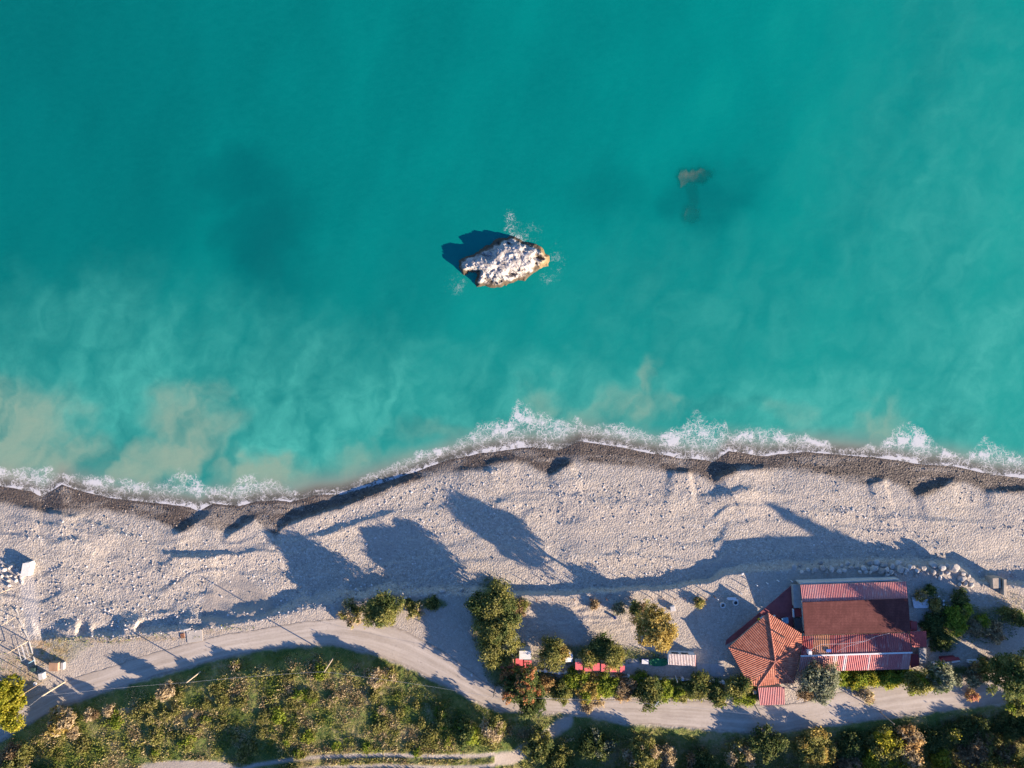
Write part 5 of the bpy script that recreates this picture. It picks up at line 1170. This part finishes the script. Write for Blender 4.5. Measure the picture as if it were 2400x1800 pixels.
while len(pts_) < 64:
    u, v = rs0.uniform(110, 1160), rs0.uniform(1560, 1790)
    if v < V_RS(u) + 62: continue
    if in_poly([u], [v], [(600,1770),(1180,1765),(1180,1810),(600,1810)])[0] or math.hypot((u - 445) / 150, (v - 1800) / 34) < 1: continue
    if u < 330 and v > 1700 and rs0.rand() < .5: continue
    pts_.append((u, v))
HL = {'hill': 'olive brown scrub bush on the sunlit hillside between the road and the two track path', 'brown': 'dark brown scrub bush on the sunlit hillside between the road and the two track path', 'tan': 'dry straw scrub bush on the sunlit hillside between the road and the two track path', 'lime': 'fresh green scrub bush on the sunlit hillside between the road and the two track path', 'olive': 'dull green scrub bush on the sunlit hillside between the road and the two track path'}
for i, (u, v) in enumerate(pts_):
    wd = fbm(np.array([u / 130]), np.array([v / 60]), 171, 2)[0]
    kd = ('hill','olive','hill','lime','olive')[i % 5] if wd < .55 else ('hill','tan','olive','lime','hill')[i % 5]
    if i % 11 == 0: kd = 'lime'
    shrub(u, v, rs0.uniform(9, 22), rs0.uniform(.30, .85), kd, HL[kd], 'scrub bushes on the hillside', name='scrub_bush', second=('olive' if kd != 'olive' else 'hill', .42), dens=.9)
# ground cover too fine to count
def cover(n, seed, name, label, pick, hmin, hmax, palette):
    rs_ = np.random.RandomState(seed); u, v, q_ = pick(rs_, n); n = len(u); z = G0(u, v); s_ = 1 - z / H
    base = np.stack([(u - 1200) * K * s_, (900 - v) * K * s_, z + .05], -1); h = (hmin + (hmax - hmin) * rs_.rand(n) ** 1.5) * q_; an = rs_.rand(n) * 6.283; wd = h * rs_.uniform(.25, .6, n) + .06
    side = np.stack([np.cos(an), np.sin(an), an * 0], -1) * wd[:, None] * .5; la = rs_.rand(n) * 6.283; le = rs_.uniform(.2, 1.3, n) * h
    tip = base + np.stack([np.cos(la) * le, np.sin(la) * le, h], -1)
    V = np.stack([base - side, base + side, tip + side * .35, tip - side * .35], 1).reshape(-1, 3); F = np.arange(n * 4).reshape(-1, 4)
    pn = fbm(u / 40, v / 40, 181, 4); f = np.clip((pn - .5) * 2.4 + .5 + (rs_.rand(n) - .5) * .55, 0, 1)
    b = N(name + '_blades'); c = b.ramp(b.attr('rnd'), palette); pb = b.bsdf(c, .8, .15); tr = b.n('BsdfTranslucent'); b.put(tr.inputs[0], c); x = b.n('MixShader'); x.inputs[0].default_value = .25
    b.t.links.new(pb, x.inputs[1]); b.t.links.new(tr.outputs[0], x.inputs[2])
    return tag(link(name, np_mesh(name, V, F, [b.done(x.outputs[0])], fattrs=dict(rnd=f))), label, 'grass', kind='stuff')
def pick_hill(rs_, n):
    u = rs_.uniform(-60, 2460, n * 2); v = rs_.uniform(1510, 1850, n * 2); d, _, _ = seg_dist(u, v, TRACK)
    k_ = (v > V_RS(u) + 6) & ((d > 20) | ((u < 1160) & (np.abs(d - 13) > 6))) & (np.hypot((u - 445) / 130, (v - 1800) / 20) > .9) & (rs_.rand(n * 2) < np.where(u > 1330, .5, 1)); u, v = u[k_][:n], v[k_][:n]
    q_ = np.clip(fbm(u / 22, v / 22, 191, 3) * 2.2 - .35, .25, 1.4) * sm(0, 60, v - V_RS(u) + 15); return u, v, q_
cover(140000, 8, 'hillside_grass', 'tangled grass and weeds covering the hillside behind the road', pick_hill, .10, .42, [(0, (.11, .155, .026)), (.28, (.22, .235, .050)), (.46, (.31, .28, .085)), (.62, (.42, .345, .155)), (.8, (.50, .41, .24)), (1, (.26, .19, .10))])
def pick_yard(rs_, n):
    U_, V_, Q_ = [], [], []
    for a, b_, ra, rb, q_ in GREEN + [(60,1560,70,50,.3),(230,1500,90,10,.5),(380,1492,90,8,.4),(540,1470,60,8,.4),(2310,1465,80,44,.8),(2360,1415,50,26,.4),(2190,1400,40,26,.5)]:
        m_ = int(n * ra * rb * q_ / 60000); a0 = rs_.rand(m_) * 6.283; r0 = rs_.rand(m_) ** .5; U_.append(a + np.cos(a0) * r0 * ra); V_.append(b_ + np.sin(a0) * r0 * rb); Q_.append(np.full(m_, .5 + .5 * q_))
    u, v, q_ = np.concatenate(U_), np.concatenate(V_), np.concatenate(Q_); k_ = ~((v > V_RN(u) - 4) & (v < V_RS(u) + 4)) & ~in_poly(u, v, [(1855,1360),(2140,1350),(2176,1475),(2176,1560),(2130,1575),(1872,1578),(1860,1600),(1760,1608),(1707,1517),(1800,1430)]); return u[k_], v[k_], q_[k_]
cover(26000, 9, 'roadside_weeds', 'low green and dry weeds along the fence and around the yard', pick_yard, .10, .40, [(0, (.05, .095, .016)), (.35, (.11, .17, .028)), (.6, (.20, .23, .045)), (.8, (.30, .25, .11)), (1, (.40, .31, .18))])
# neighbouring trees just outside the picture whose shade reaches into it
tree('tall_cypress', 2596, 1622, 52, 17.0, 'dark', 'tall dark conifer beyond the right edge', leaf=.45, dens=1.6, crown_from=.2, cone=True)
for u, v, r, h in ((2470,1740,50,7.0),(2560,1790,60,9.0),(2440,1820,55,8.0),(2330,1860,60,8.5),(2240,1880,55,8.0),(2160,1890,60,9.0),(2060,1890,55,8.5),(1960,1890,60,8.0),(1870,1890,55,8.0),(1780,1890,60,8.0),(1690,1885,50,7.5),(1600,1885,50,7.5),(1500,1885,50,7.0),(1420,1880,50,7.0),(150,1880,60,7.0),(700,1870,60,5.0)):
    tree('wood_tree', u, v, r, h, 'olive', 'tree of the wood just beyond the lower and right edges', group='wood beyond the edges', second=('dark', .5), dens=1.0, crown_from=.15)
